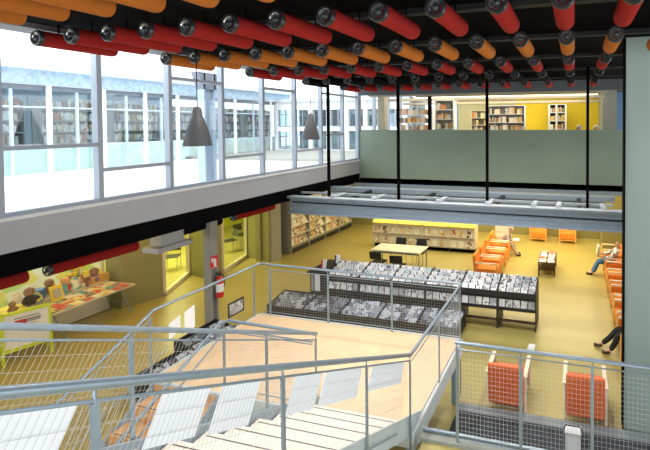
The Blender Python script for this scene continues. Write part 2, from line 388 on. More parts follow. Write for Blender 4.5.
# ------------------------------------------------------------------ hanging tubes
def make_tube(L=.85, R=.1):
    """tube along +y from the origin"""
    out = []
    prof = []
    sh = MB(); n = 20
    ry = Matrix.Rotation(-PI / 2, 3, 'X')
    sh.lathe([(R * .93, .0), (R, .012), (R, L - .03), (R * .93, L)], n, mat=ry)
    return sh
tube_meshes = {}
def place_tube(colname, m, x, y, z, label, group, L=.85, R=.1):
    key = (colname, L)
    if key not in tube_meshes:
        t = thing('ceiling_tube', label, 'ceiling tube', (x, y, z), group=group)
        make_tube(L, R).build('felt_tube', m, t, smooth=True)
        ry = Matrix.Rotation(PI / 2, 3, 'X')
        r_ = MB().lathe([(R * .80, -.0), (R * 1.04, -.0), (R * 1.04, .03), (R * .92, .045), (R * .74, .045), (R * .70, .0)], 20, mat=ry, closed=False).build('end_ring', ringm, t, smooth=True)
        MB().lathe([(R * .74, .035), (R * .5, .0), (R * .30, -.02), (.001, -.03)], 20, mat=ry, closed=False).build('reflector', chrome, r_, smooth=True)
        MB().lathe([(R * .46, -.01), (R * .42, .03), (R * .25, .05), (.002, .056)], 14, mat=ry, closed=False).build('lens', lens, r_, smooth=True)
        for q in (.2, L - .2): MB().cyl((0, q, R * .95), (0, q, .22), .008, 6).build('hanger', black, t)
        tube_meshes[key] = t
        return t
    return dup(tube_meshes[key], (x, y, z), label=label, group=group)
rows = [(2.02, 'orange', orange_t), (3.67, 'red', red), (5.32, 'orange', orange_t), (7.1, 'red', red), (8.9, 'black', black_t), (10.6, 'red', red)]
for ri, (y, cn, m) in enumerate(rows):
    for k in range(15):
        x = -6.54 + .585 * k
        if y > 6.6 and x > .65: continue
        place_tube(cn, m, x, y, 5.9, '%s ceiling tube, %s from the glass wall in the %s row from the front' % (cn, ORD[k], ORD[ri]), 'rows of ceiling tubes')
# tubes under the lower ceiling
place_tube('red', red, -8.3, 4.70, 2.46, 'red ceiling tube above the book display table', 'tubes under the lower ceiling', L=1.35)
place_tube('red', red, -8.3, 3.05, 2.46, 'red ceiling tube at the left edge below the spandrel', 'tubes under the lower ceiling', L=1.35)
place_tube('red', red, -9.3, 4.3, 2.42, 'red ceiling tube behind the one above the book table', 'tubes under the lower ceiling', L=1.35)
place_tube('red', red, -8.3, 8.4, 2.50, 'red ceiling tube above the second glass bay', 'tubes under the lower ceiling', L=1.35)
place_tube('black', black_t, -8.3, 6.98, 2.50, 'black ceiling tube between the grey fitting and the grey column', 'tubes under the lower ceiling', L=1.0)
t = thing('ceiling_fitting', 'pale grey boxed fitting under the dark edge beam', 'ceiling fitting', (-8.35, 6.35, 2.20))
MB().bx(-.2, .2, 0, .78, 0, .11).build('lower_tray', mat('fitting_grey', (.42, .42, .44), .5), t, bevel=.008)
MB().bx(-.15, .15, .12, .62, .11, .38).build('box', mat('fitting_grey_2', (.42, .42, .44), .5), t, bevel=.008)
MB().bx(-.05, .05, .3, .45, .38, .7).build('bracket', darkduct, t)

# pendant lamps
def pendant(x, y, zb, s, lab):
    t = thing('pendant_lamp', lab, 'lamp', (x, y, zb), group='grey pendant lamps by the glass wall')
    MB().lathe([(.192 * s, 0), (.186 * s, .05 * s), (.155 * s, .20 * s), (.115 * s, .34 * s), (.080 * s, .43 * s), (.066 * s, .47 * s), (.064 * s, .53 * s), (.05 * s, .54 * s)], 28, closed=False).build('lamp_shade', lampgrey, t, smooth=True)
    MB().lathe([(.188 * s, .002), (.15 * s, .2 * s), (.11 * s, .34 * s), (.06 * s, .47 * s)], 28, closed=False).build('shade_lining', lampin, t, smooth=True)
    MB().lathe([(.06 * s, .53 * s), (.05 * s, .58 * s), (.015, .60 * s)], 14).build('cap', lampgrey, t, smooth=True)
    MB().cyl((0, 0, .59 * s), (0, 0, 6.1 - zb), .006, 6).build('cord', black, t)
    MB().lathe([(.02, .42 * s), (.05, .34 * s), (.055, .28 * s), (.03, .23 * s), (.004, .215 * s)], 12).build('bulb', white, t, smooth=True)
pendant(-5.55, 4.97, 4.49, .99, 'larger grey bell-shaped pendant lamp, nearer of the two')
pendant(-6.2, 8.6, 4.45, 1.05, 'smaller grey pendant lamp beside the black hanging rod')

# ------------------------------------------------------------------ gantry
g = thing('steel_gantry', 'blue grey steel gantry hung on four black rods across the hall', 'gantry', (-3, 9.21, 2.48))
GX0, GX1 = -4.3, 4.0
o = MB().bx(GX0, GX1, 0, .03, 0, .42).bx(GX0, GX1, -.1, .12, .40, .44).bx(GX0, GX1, -.1, .12, 0, .03).bx(GX0, GX1, -.03, .0, .16, .20)
o.build('front_girder', steelblue, g)
MB().bx(GX0, GX1, -.12, .10, .44, .455).build('top_flange', steelwhite, g)
MB().bx(GX0, GX1, 1.75, 2.05, .30, .42).bx(GX0, 3.75, 1.85, 1.95, .0, .3).build('rear_girder', steelblue, g)
MB().bx(GX0, 3.85, .44, .50, .44, .49).build('conduit', steelwhite, g)
for x in (-3.0, -1.85, -.15, 1.05, 2.1, 2.65, 3.6):
    MB().bx(x - .045, x + .045, .05, .55, .455, .50).bx(x - .06, x + .06, -.06, .06, .455, .53).build('bracket', steelwhite, g)
for x in (-2.9, -.9, 1.1, 3.1):
    MB().bx(x - .05, x + .05, .1, 1.85, .30, .38).build('crossbar', darkduct, g)
for x in (-3.4, -1.38, .94, 3.28):
    MB().bx(x - .032, x + .032, .38, .44, .38, 3.62).build('rod', black, g)
MB().cyl((-4.2, -.03, .3), (4.0, -.03, .24), .018, 8).build('cable', darkduct, g)
struct('trim_11', MB().bx(-7.3, 3.5, 12.4, 12.5, 2.72, 2.82), steelblue, 'blue grey tube below the parapet')

# ------------------------------------------------------------------ columns, fire sign, extinguisher
c = thing('column', 'slim grey steel column carrying the red fire sign', 'column', (-8.2, 7.62, 0))
MB().bx(-.1, .1, -.1, -.085, 0, 2.9).bx(-.1, .1, .085, .1, 0, 2.9).bx(-.02, .02, -.085, .085, 0, 2.9).build('shaft', mat('column_grey', (.30, .31, .30), .5), c)
MB().bx(.085, .1, -.085, .085, 0, 2.9).build('cover', mat('column_grey_2', (.33, .34, .32), .5), c)
o = MB()
for k in range(30): o.bx(.1, .106, -.06, .06, .3 + k * .045, .32 + k * .045)
o.build('slotted_panel', darkduct, c)
t = thing('fire_sign', 'red square fire extinguisher sign on the grey column', 'sign', (-8.085, 7.6, 1.62))
MB().bx(0, .008, -.10, .10, -.12, .16).build('plate', mat('sign_red', (.72, .03, .03), .4), t)
MB().bx(.008, .011, -.02, .05, -.09, .06).prism([(.008, -.02, .06), (.008, .05, .06), (.008, .03, .10), (.008, .0, .10)], (.003, 0, 0)).prism([(.008, -.08, .13), (.008, -.02, .11), (.008, -.045, .02), (.008, -.07, .02)], (.003, 0, 0)).bx(.008, .011, -.085, .085, -.112, -.102).build('symbol', paper, t)
t = thing('fire_extinguisher', 'red fire extinguisher hung on the grey column', 'fire extinguisher', (-8.0, 7.66, .80))
MB().lathe([(.05, 0), (.078, .015), (.08, .08), (.08, .40), (.06, .47), (.03, .50)], 20).build('cylinder', mat('extinguisher_red', (.60, .02, .02), .3), t, smooth=True)
MB().lathe([(.0805, .14), (.0815, .15), (.0815, .32), (.0805, .33)], 20, closed=False).build('label_band', paper, t, smooth=True)
MB().cyl((0, 0, .49), (0, 0, .55), .022, 10).bx(-.015, .015, -.10, .03, .55, .575).bx(-.012, .012, -.09, .02, .595, .61).build('valve', charcoal, t)
MB().sweep([(0, .03, .53), (.02, .09, .48), (.03, .10, .36), (.03, .09, .22)], .012, 8).build('hose', charcoal, t, smooth=True)
MB().bx(-.09, -.06, -.03, .03, .1, .45).build('bracket', darkduct, t)

# ------------------------------------------------------------------ stairs and landing
LZ = 1.05; SL = .52; RUN = .31; RISE = RUN * SL
st = thing('staircase', 'steel staircase with skylit-toned maple treads descending from the viewer to the landing', 'staircase', (-2.6, 4.5, LZ))
for k in range(1, 13):
    y = -RUN * k + .28; z = RISE * k
    tr = MB().bx(-.64, .64, y - RUN, y + .02, z - .04, z).build('tread', tread, st)
    MB().bx(-.60, .60, y - .032, y - .022, z, z + .003).build('nosing_strip', strip, tr)
    MB().bx(-.64, .64, y - .02, y, z - RISE, z - .04).build('riser', tread, st)
for x in (-.68, .66):
    pts = [(x, .35, -.18), (x, .35, .06), (x, -4.1, .06 + 4.45 * SL - .05), (x, -4.1, -.28 + 4.45 * SL)]
    MB().prism(pts, (.02, 0, 0)).build('stringer', steelblue if x < 0 else mat('stringer_pale', (.46, .53, .53), .5), st)
ld = thing('landing', 'maple boarded stair landing with pale steel edge', 'landing', (-4, 5.6, LZ))
MB().bx(-2.05, 2.08, -1.0, 1.12, -.03, 0).build('boards', maple, ld)
MB().bx(2.08, 2.12, -1.1, 1.14, -.22, .01).bx(-2.09, 2.12, 1.12, 1.16, -.22, .01).bx(-2.09, -2.05, -1.0, 1.14, -.22, .01).bx(-2.05, 2.08, -1.04, -1.0, -.22, .0).build('edge_beam', mat('landing_edge', (.58, .63, .62), .5), ld)
MB().bx(-2.04, 2.07, -.98, 1.1, -.2, -.04).build('deck', darkduct, ld)
for x, y in ((2.0, 1.04), (-1.95, 1.04), (2.0, -.9), (-1.95, -.9)):
    MB().bx(x - .05, x + .05, y - .05, y + .05, -LZ, -.2).build('leg', steelblue, ld)
s2 = thing('staircase', 'orange maple lower flight turning back down from the landing to the hall floor', 'staircase', (-5.4, 4.6, LZ))
for k in range(1, 7):
    y = -RUN * k + .27; z = -RISE * k
    tr = MB().bx(-.55, .55, y - RUN * .0 - .31, y, z - .04, z).build('tread', wood_orange, s2)
    MB().bx(-.52, .52, y - .29, y - .275, z, z + .003).build('nosing_strip', strip, tr)
    MB().bx(-.55, .55, y - .02, y, z, z + RISE - .04).build('riser', wood_orange, s2)
for x in (-.59, .57):
    MB().prism([(x, -.0, -.26), (x, -.0, .0), (x, -1.75, -1.75 * SL - .02), (x, -1.75, -1.04), (x, -1.5, -1.04)], (.02, 0, 0)).build('stringer', steelblue, s2)

def railing(name, label, path, posts, panels, cell, second=None, rr=.022, loc=(0, 0, 0), post_m=None):
    t = thing(name, label, 'railing', loc)
    L = V(loc)
    MB().sweep([V(p) - L for p in path], rr, 12).build('handrail', galv, t, smooth=True)
    if second: MB().sweep([V(p) - L for p in second], rr * .55, 8).build('lower_rail', galv, t, smooth=True)
    for (x, y, z0, z1, ax) in posts:
        a, b_ = (.007, .016) if ax == 'y' else (.018, .007)
        MB().bx(x - a - L.x, x + a - L.x, y - b_ - L.y, y + b_ - L.y, z0 - L.z, z1 - L.z).cyl((x - L.x, y - L.y, z1 - .01 - L.z), (x - L.x, y - L.y, z1 + .06 - L.z), .008, 6).build('post', galv, t)
    for (o_, U, W) in panels:
        mb = MB().wires(V(o_) - L, U, W, cell[0], cell[1], .0011)
        p = mb.build('mesh_panel', wire, t)
        fr = MB()
        o2 = V(o_) - L; U = V(U); W = V(W)
        for a, b_ in ((o2, o2 + U), (o2 + W, o2 + U + W)): MB().cyl(a, b_, .008, 6).build('frame_bar', galv, p)
    return t
def zr(y, y0=4.5, z0=2.05): return z0 + (y0 - y) * SL
c_ = 1 / math.hypot(1, SL); dn = V((0, -SL, -1)) * c_; al = V((0, -1, SL)) * c_
XR = -1.9; XL = -3.3
# right rail of the upper flight
pp = [(XR, 4.45 - 1.15 * k) for k in range(4)]
railing('stair_railing', 'nearest railing with galvanised handrail along the right of the upper flight', [(XR, 4.47, 2.05), (XR, -.3, zr(-.3, 4.47))],
        [(XR, y, z, zr(y, 4.47) - .075, 'y') for y, z in ((4.45, LZ - .2), (3.42, LZ + .35), (2.30, LZ + .95), (1.21, LZ + 1.5), (.1, LZ + 2.1))],
        [((XR, 4.42, zr(4.42) - .085), al * 5.0, dn * .72)], (.030, .085), loc=(XR, 4.45, LZ))
# left rail of the upper flight
railing('stair_railing', 'railing along the left of the upper flight, between the two flights', [(XL, 4.64, 2.05), (XL, -.3, zr(-.3, 4.64))],
        [(XL, y, z, zr(y, 4.64) - .075, 'y') for y, z in ((4.62, LZ - .1), (3.75, LZ + .2), (2.35, LZ + .95), (1.2, LZ + 1.5), (.1, LZ + 2.1))],
        [((XL, 4.58, zr(4.58, 4.64) - .085), al * 5.0, dn * .80)], (.036, .085), loc=(XL, 4.6, LZ))
# landing right and back rail
railing('landing_railing', 'short railing along the right edge of the landing', [(XR, 4.47, 2.05), (XR, 6.68, 2.05)],
        [(XR, 5.52, LZ - .2, 1.97, 'y'), (XR, 6.64, LZ - .9, 1.97, 'y')],
        [((XR, 4.5, 1.96), (0, 2.12, 0), (0, 0, -.84))], (.05, .05), loc=(XR, 5.6, LZ))
railing('landing_railing', 'long railing along the back edge of the landing before the disc racks', [(XR, 6.70, 2.05), (-6.05, 6.75, 2.05), (-6.08, 6.70, 2.05), (-6.08, 4.66, 2.05), (-6.08, 2.3, zr(2.3, 4.66, 2.05) - 2 * (4.66 - 2.3) * SL)],
        [(-3.2, 6.70, LZ - .2, 1.97, 'x'), (-4.52, 6.72, LZ - .2, 1.97, 'x'), (-5.82, 6.73, LZ - .2, 1.97, 'x'), (-6.08, 6.6, LZ - .2, 1.97, 'y'), (-6.08, 4.6, LZ - .2, 1.97, 'y'), (-6.08, 3.4, .45, 1.32, 'y'), (-6.08, 2.35, .0, .78, 'y')],
        [((XR - .04, 6.70, 1.96), (-4.0, .03, 0), (0, 0, -.84)), ((-6.08, 4.6, 1.93), V((0, -1, -SL)) * c_ * 2.5, V((0, SL, -1)) * c_ * .6)], (.05, .05), loc=(-4, 6.7, LZ))
railing('landing_railing', 'double guard rail between the flights turning down the lower flight', [(XL - .02, 4.64, 2.04), (-4.72, 4.66, 2.05), (-4.80, 4.58, 2.04), (-4.80, 2.3, 2.04 - (4.58 - 2.3) * SL)],
        [(-4.75, 4.6, LZ - .1, 1.98, 'x'), (-4.80, 3.4, .55, 1.36, 'y'), (-4.8, 2.35, 0, .82, 'y')],
        [((-3.36, 4.63, 1.9), (-1.34, .01, 0), (0, 0, -.8))], (.05, .05),
        second=[(XL - .05, 4.62, 1.94), (-4.62, 4.63, 1.94), (-4.70, 4.55, 1.93), (-4.70, 2.3, 1.93 - (4.55 - 2.3) * SL)], loc=(-4.0, 4.62, LZ))
# platform on the right
struct('floor_platform', MB().bx(-1.76, 5, 1.0, 4.50, .75, 1.0), ochre, 'ochre platform at the right of the stairs')
struct('trim_12', MB().bx(-1.80, 5, 4.50, 4.62, .70, 1.04), concrete, 'grey green kerb under the right railing')
railing('platform_railing', 'railing with fine mesh across the lower right of the hall', [(-1.36, 4.54, 2.235), (4.0, 4.54, 2.235)],
        [(x, 4.54, 1.03, 2.17, 'x') for x in (-1.34, -.59, .19, .95, 1.7, 2.45, 3.2)],
        [((-1.33, 4.54, 2.16), (4.5, 0, 0), (0, 0, -1.08))], (.045, .055), loc=(1.0, 4.54, 1.04))
MB_ = MB().bx(-1.80, 5, 4.60, 4.64, 1.05, 1.075); struct('trim_13', MB_, galv, 'steel edge bar of the platform')
# papers on rails
def sheet(x, y, z, w, h, lab, al_=al, dn_=dn, grp='white paper sheets on the railings'):
    o = MB(); a = V((0, 0, 0))
    o.prism([a, al_ * w, al_ * w + dn_ * h, dn_ * h], (-.004, 0, 0))
    ob = o.build('paper_sheet', paper, loc=(x, y, z)); tag(ob, lab, 'paper', grp); return ob
yy = [(.72, 1.15), (1.47, 1.74), (1.80, 2.10), (2.18, 2.45)]
# sheets on the nearest railing (slanted with the flight)
for (y0, y1, h, lab) in ((.62, 1.16, .30, 'white sheet on the nearest railing, at the bottom left corner'), (1.50, 1.76, .225, 'white sheet on the nearest railing, second from the left'),
                         (1.84, 2.12, .235, 'white sheet on the nearest railing, third from the left'),
                         (2.44, 2.75, .24, 'white sheet on the nearest railing, just right of the middle post'), (2.8, 3.36, .24, 'wide white sheet on the nearest railing, below the middle'),
                         (3.55, 4.3, .22, 'white sheet on the nearest railing, next to the landing')):
    sheet(XR - .008, y1, zr(y1) - .088, (y1 - y0) / c_, h, lab)
for (y0, y1, z, h, lab) in ((4.86, 5.05, 1.80, .24, 'left one of two small white sheets on the far landing rail'), (5.12, 5.30, 1.86, .36, 'right one of two small white sheets on the far landing rail')):
    sheet(-6.05, y1, z, y1 - y0, h, lab, V((0, -1, -.3)), V((0, 0, -1)))
o = MB().prism([(0, 0, 0), (0, .36, 0), (0, .36, -.26), (0, 0, -.26)], (-.012, 0, 0))
ob = o.build('framed_picture', [charcoal], loc=(-6.04, 5.95, 1.58)); tag(ob, 'grey framed picture on the left landing rail', 'picture')
MB().prism([(.001, .03, -.03), (.001, .33, -.03), (.001, .33, -.23), (.001, .03, -.23)], (.002, 0, 0)).build('print', cellmat('grey_print', [(.35, .36, .36), (.2, .2, .2), (.5, .5, .5), (.28, .28, .26)], (12, 12, 12)), ob)
# low dark plinth strip and floor strip
struct('trim_14', MB().bx(-1.9, 4.2, 4.9, 6.42, .001, .02), mat('dark_carpet', (.035, .042, .052), .9, noise=.3, scale=8), 'dark carpet strip before the armchairs')
struct('trim_15', MB().bx(-1.9, 4.2, 6.42, 6.62, .001, .03), mat('slate_edge', (.20, .23, .25), .5), 'grey edging of the dark carpet')
t = thing('step_stool', 'small white and black folding step stool on the dark carpet', 'stool', (-.02, 6.05, .02))
MB().prism([(-.11, -.06, .27), (.11, -.06, .27), (.12, -.12, .0), (-.12, -.12, .0)], (0, .015, 0)).build('front_panel', white, t)
MB().bx(-.12, .12, -.08, .10, .27, .295).build('tread', white, t, bevel=.006)
MB().sweep([(-.125, -.14, 0), (-.125, -.05, .33), (-.10, -.03, .37), (.10, -.03, .37), (.125, -.05, .33), (.125, -.14, 0)], .012, 8).build('frame', charcoal, t, smooth=True)
MB().sweep([(-.11, .12, 0), (-.11, .04, .27), (.11, .04, .27), (.11, .12, 0)], .010, 8).build('leg_frame', charcoal, t, smooth=True)
ob = MB().prism([(-.08, -.12, 0), (.07, -.13, 0), (.08, .10, 0), (-.06, .12, 0)], (0, 0, .004)).build('paper_sheet', paper, loc=(-.90, 8.7, .002)); tag(ob, 'single white sheet lying on the open floor behind the mesh railing', 'paper')

# ------------------------------------------------------------------ disc racks
RX1 = -.86; RW = .907; RF = 9.32
def slopez(y): return .90 + (y - RF) * .22
def make_rack():
    t = thing('disc_rack', 'x', 'display rack', (0, RF, 0), group='black disc browsing racks')
    for x in (0, RW - .02): MB().prism([(x, 0, 0), (x, 0, .90), (x, .74, 1.06), (x, .74, 0)], (.02, 0, 0)).build('side_panel', charcoal, t)
    MB().prism([(.02, .02, .74), (.02, .72, .88), (.02, .72, .90), (.02, .02, .76)], (RW - .04, 0, 0)).build('tray', charcoal, t)
    MB().bx(.02, RW - .02, 0, .02, .77, .885).build('front_lip', charcoal, t)
    MB().bx(.02, RW - .02, .72, .74, .2, 1.0).build('back_panel', charcoal, t)
    MB().bx(.02, RW - .02, .10, .13, .40, .74).bx(.02, RW - .02, 0.02, .12, .48, .50).bx(.02, RW - .02, 0.0, .02, .48, .52).build('face_shelf', charcoal, t)
    MB().bx(.02, RW - .02, .02, .06, .17, .22).build('stretcher', darkwood, t)
    return t
rk = make_rack()
places = ['right-hand end', 'second from the right', 'third from the right', 'fourth from the right', 'fifth from the right', 'sixth from the right']
def cdmesh(w, h, th):
    return MB().bx(-w / 2, w / 2, 0, th, 0, h)
places2 = ['at the right-hand end', 'second from the right', 'third from the right', 'fourth from the right', 'fifth from the right', 'sixth from the right']
lp2 = ['at the right-hand end', 'second from the right', 'in the middle', 'second from the left', 'at the left-hand end']
cd0 = cdmesh(.150, .135, .011).build('disc_case', cdcase); cd0.hide_render = False
first_cd = True
def put_cd(x, y, z, tilt, label, group, src, rz=0):
    global first_cd
    c = src.copy(); COL.objects.link(c)
    c.location = (x, y, z); c.rotation_euler = (-tilt, 0, rz); tag(c, label, 'disc', group); return c
random.seed(11)
for i in range(6):
    x0 = RX1 - RW * (i + 1)
    lab = 'black disc rack with open base, %s of the long row' % places[i]
    if i == 0: rk.location = (x0, RF, 0); rk['label'] = lab
    else:
        u_ = dup(rk, (x0, RF, 0), label=lab)
        if i > 1: MB().bx(.02, RW - .02, .10, .12, .05, .40).build('lower_panel', charcoal, u_)
    for r in range(4):
        for k in range(5):
            x = x0 + .02 + (k + .5) * (RW - .04) / 5 + random.uniform(-.006, .006)
            y = RF + .045 + r * .165
            put_cd(x, y, .855 + (y - RF) * .2, math.radians(42 + random.uniform(-5, 5)), 'disc, %s rank, %s from left, on top of rack %s' % (ORD[r], ORD[k], places2[i]), 'discs on the long browsing rack', cd0)
    for k in range(5):
        x = x0 + .02 + (k + .5) * (RW - .04) / 5
        c = put_cd(x, RF + .03, .502, math.radians(14), 'disc standing face out, %s from left, under rack %s' % (ORD[k], places2[i]), 'discs standing face out under the racks', cd0); c.scale = (1, 1, 1.35)
COL.objects.unlink(cd0); bpy.data.objects.remove(cd0)
# end unit with standing books
t = thing('disc_rack', 'black end cabinet closing the left end of the disc racks', 'cabinet', (-6.80, RF, 0))
MB().bx(0, .48, 0, .9, 0, .90).build('body', charcoal, t)
MB().bx(-.06, .50, -.06, .96, .90, .93).build('top', charcoal, t)
MB().bx(.14, .30, -.008, 0, .42, .86).build('notice', paper, t)
MB().bx(.04, .10, -.006, 0, .42, .84).build('printed_strip', mat('grey_strip', (.4, .4, .4), .6), t)
for i, (x, y, lab) in enumerate(((-6.58, 9.58, 'red and white book standing on the black end cabinet, nearer one'), (-6.45, 10.02, 'pale book standing on the black end cabinet, farther one'))):
    bo = MB().prism([(-.075, 0, 0), (.075, 0, 0), (.075, .04, .22), (-.075, .04, .22)], (0, .025, 0)).build('book', [paper], loc=(x, y, .931)); tag(bo, lab, 'book', rz=0) if False else tag(bo, lab, 'book')
    MB().prism([(-.075, -.001, .0), (-.03, -.001, .0), (-.03, .039, .22), (-.075, .039, .22)], (0, -.002, 0)).build('cover', ink if i else redink, bo)
# low tier in front
cdl = cdmesh(.15, .15, .012).build('disc_case', cdlow)
LTW = 1.0
lt0 = None
lp = ['right-hand end', 'second from the right', 'middle', 'second from the left', 'left-hand end']
for i in range(5):
    x0 = -2.5 - LTW * (i + 1)
    lab = 'low dark disc bin in front of the tall racks, %s' % lp[i]
    if lt0 is None:
        lt0 = thing('low_disc_bin', lab, 'display bin', (x0, 8.55, 0), group='low disc bins')
        for x in (0, LTW - .02): MB().prism([(x, 0, .05), (x, 0, .28), (x, .66, .41), (x, .66, .05)], (.02, 0, 0)).build('side_panel', charcoal, lt0)
        MB().bx(.02, LTW - .02, 0, .02, .05, .28).build('front_panel', charcoal, lt0)
        MB().bx(.02, LTW - .02, .64, .66, .05, .41).build('back_panel', charcoal, lt0)
        MB().prism([(.02, .02, .17), (.02, .64, .28), (.02, .64, .30), (.02, .02, .19)], (LTW - .04, 0, 0)).build('tray', charcoal, lt0)
        MB().bx(.03, LTW - .03, .03, .62, 0, .05).build('plinth', black, lt0)
    else: dup(lt0, (x0, 8.55, 0), label=lab)
    for r in range(4):
        for k in range(6):
            x = x0 + .02 + (k + .5) * (LTW - .04) / 6
            y = 8.60 + r * .145
            c = put_cd(x, y, .21 + (y - 8.55) * .19, math.radians(52 + random.uniform(-8, 8)), 'blue grey disc, %s rank, %s from left, in low bin %s' % (ORD[r], ORD[k], lp2[i]), 'discs in the low bins', cdl, rz=random.uniform(-.06, .06))
# bins by the lower flight
bin_c = []
for i, (x, y) in enumerate(((-6.85, 5.35), (-7.25, 6.45))):
    lab = ('black disc bin on the hall floor left of the landing, nearer one', 'black disc bin on the hall floor left of the landing, farther one')[i]
    dup(lt0, (x, y, 0), rz=PI / 2, label=lab, group='disc bins beside the landing')
    for r in range(2):
        for k in range(6):
            c = put_cd(x - .1 - r * .28, y + .1 + k * .16, .25 + r * .06, math.radians(45), 'disc case, %s rank, %s along, in the %s bin beside the landing' % (ORD[r], ORD[k], ('nearer', 'farther')[i]), 'discs in the bins beside the landing', cdl, rz=PI / 2)
COL.objects.unlink(cdl); bpy.data.objects.remove(cdl)

# ------------------------------------------------------------------ magazine shelves on the left wall
mz = None; MX = -10.2
mg = MB().bx(-.088, .088, 0, .006, 0, .26).build('magazine', magm)
for i in range(4):
    y0 = 12.92 + i * 1.06
    lab = 'tall cream magazine display shelf on the left wall, %s from the front' % ORD[i]
    if mz is None:
        mz = thing('magazine_shelf', lab, 'magazine shelf', (MX, y0, 0), group='magazine shelves on the left wall')
        for y in (0, 1.04): MB().bx(-.45, 0, y, y + .02, 0, 2.0).build('side_panel', greym, mz)
        MB().bx(-.45, -.43, .02, 1.04, .1, 2.0).build('back_panel', cream, mz)
        for r in range(5):
            z = .28 + r * .34
            MB().prism([(-.06, .02, z), (-.04, .02, z), (-.20, .02, z + .31), (-.22, .02, z + .31)], (0, 1.02, 0)).prism([(-.06, .02, z), (.0, .02, z), (.0, .02, z + .03), (-.06, .02, z + .015)], (0, 1.02, 0)).build('display_board', cream, mz)
        MB().bx(-.42, -.03, .02, 1.04, .0, .2).build('plinth', charcoal, mz)
        MB().bx(-.42, .01, .02, 1.04, .2, .24).build('bottom_shelf', greym, mz)
    else: dup(mz, (MX, y0, 0), label=lab)
    for r in range(5):
        for k in range(5):
            c = mg.copy(); COL.objects.link(c); c.location = (MX - .035, y0 + .13 + k * .198, .30 + r * .34)
            c.rotation_euler = (-math.radians(27), 0, PI / 2)
            tag(c, 'magazine on the left wall, %s row up, %s place of %s shelf unit' % (ORD[r], ORD[k], ORD[i]), 'magazine', 'magazines on the left wall shelves')

# ------------------------------------------------------------------ back low shelves
bs = None; BW = 1.04; BY = 14.56
for i in range(4):
    x0 = -7.75 + i * BW
    lab = 'low cream display cabinet with yellow top at the back, %s from the left' % ORD[i]
    if bs is None:
        bs = thing('display_cabinet', lab, 'cabinet', (x0, BY, 0), group='low display cabinets at the back')
        for x in (0, BW - .025): MB().bx(x, x + .025, 0, .5, .14, 1.04).build('side_panel', cream, bs)
        MB().prism([(0, -.02, .93), (BW, -.02, .93), (BW, .5, 1.08), (0, .5, 1.08)], (0, 0, .03)).build('top', yellow, bs)
        MB().bx(.025, BW - .025, .48, .5, .14, 1.04).build('back_panel', cream, bs)
        for z in (.16, .55):
            d = MB().prism([(.03, .0, z), (BW - .03, .0, z), (BW - .03, .06, z + .35), (.03, .06, z + .35)], (0, .02, 0)).build('flap_door', cream, bs)
            MB().bx(.03, BW - .03, -.03, .02, z - .015, z + .012).build('ledge', greym, d)
        MB().bx(.06, BW - .06, .06, .45, 0, .14).build('plinth', black, bs)
    else: dup(bs, (x0, BY, 0), label=lab)
    for r, z in enumerate((.175, .565)):
        for k in range(3):
            c = mg.copy(); COL.objects.link(c); c.location = (x0 + .2 + k * .31, BY - .012, z); c.rotation_euler = (-math.radians(9), 0, 0)
            tag(c, 'magazine, %s from left on the %s ledge of the %s back cabinet' % (ORD[k], ('lower', 'upper')[r], ORD[i]), 'magazine', 'magazines on the back cabinets')
COL.objects.unlink(mg); bpy.data.objects.remove(mg)
t = thing('trolley', 'pale box cabinet just right of the low cream cabinets', 'cabinet', (-3.1, 15.9, 0))
MB().bx(0, .6, 0, .4, .2, .8).build('body', cream, t, bevel=.01); MB().bx(.03, .57, .03, .37, 0, .2).build('base', black, t)
MB().bx(.05, .55, -.01, 0, .26, .48).bx(.05, .55, -.01, 0, .52, .76).build('door', white, t)

# reading table and chairs
t = thing('reading_table', 'white topped reading table with thin steel legs', 'table', (-5.6, 12.35, 0))
MB().bx(-.86, .86, -.38, .38, .70, .73).build('table_top', mat('pale_yellow_top', (.84, .80, .60), .4), t, bevel=.006)
for x in (-.8, .8):
    for y in (-.33, .33): MB().cyl((x, y, 0), (x, y, .70), .018, 8).build('leg', galv, t, smooth=True)
MB().bx(-.8, .8, -.34, -.32, .64, .70).bx(-.8, .8, .32, .34, .64, .70).build('apron', galv, t)
def make_chair(lab):
    t = thing('side_chair', lab, 'chair', group='black chairs at the reading table')
    MB().bx(-.21, .21, -.2, .22, .43, .46).build('seat', charcoal, t, bevel=.012)
    MB().prism([(-.2, .2, .58), (.2, .2, .58), (.2, .25, .83), (-.2, .25, .83)], (0, .025, 0)).build('backrest', charcoal, t, bevel=.01)
    for x in (-.19, .19):
        MB().sweep([(x, -.19, 0), (x, -.17, .43)], .011, 6).build('leg', galv, t, smooth=True)
        MB().sweep([(x, .22, 0), (x, .20, .43), (x, .24, .80)], .011, 6).build('leg', galv, t, smooth=True)
    return t
ch = make_chair('black side chair on the far side of the reading table, left one'); ch.location = (-5.92, 12.95, 0)
dup(ch, (-5.15, 12.95, 0), 0, 'black side chair on the far side of the reading table, right one')
dup(ch, (-6.05, 11.75, 0), PI, 'black side chair on the near side of the reading table, left one')
dup(ch, (-5.3, 11.55, 0), PI + .15, 'black side chair on the near side of the reading table, right one')
for i, (x, y, r) in enumerate(((-13.0, 10.6, .6), (-12.7, 12.6, -.4), (-12.9, 13.4, 1.4))):
    dup(ch, (x, y, 0), r, 'black chair in the lime room behind the glass bays, %s from the front' % ORD[i], 'chairs behind the glass bays')

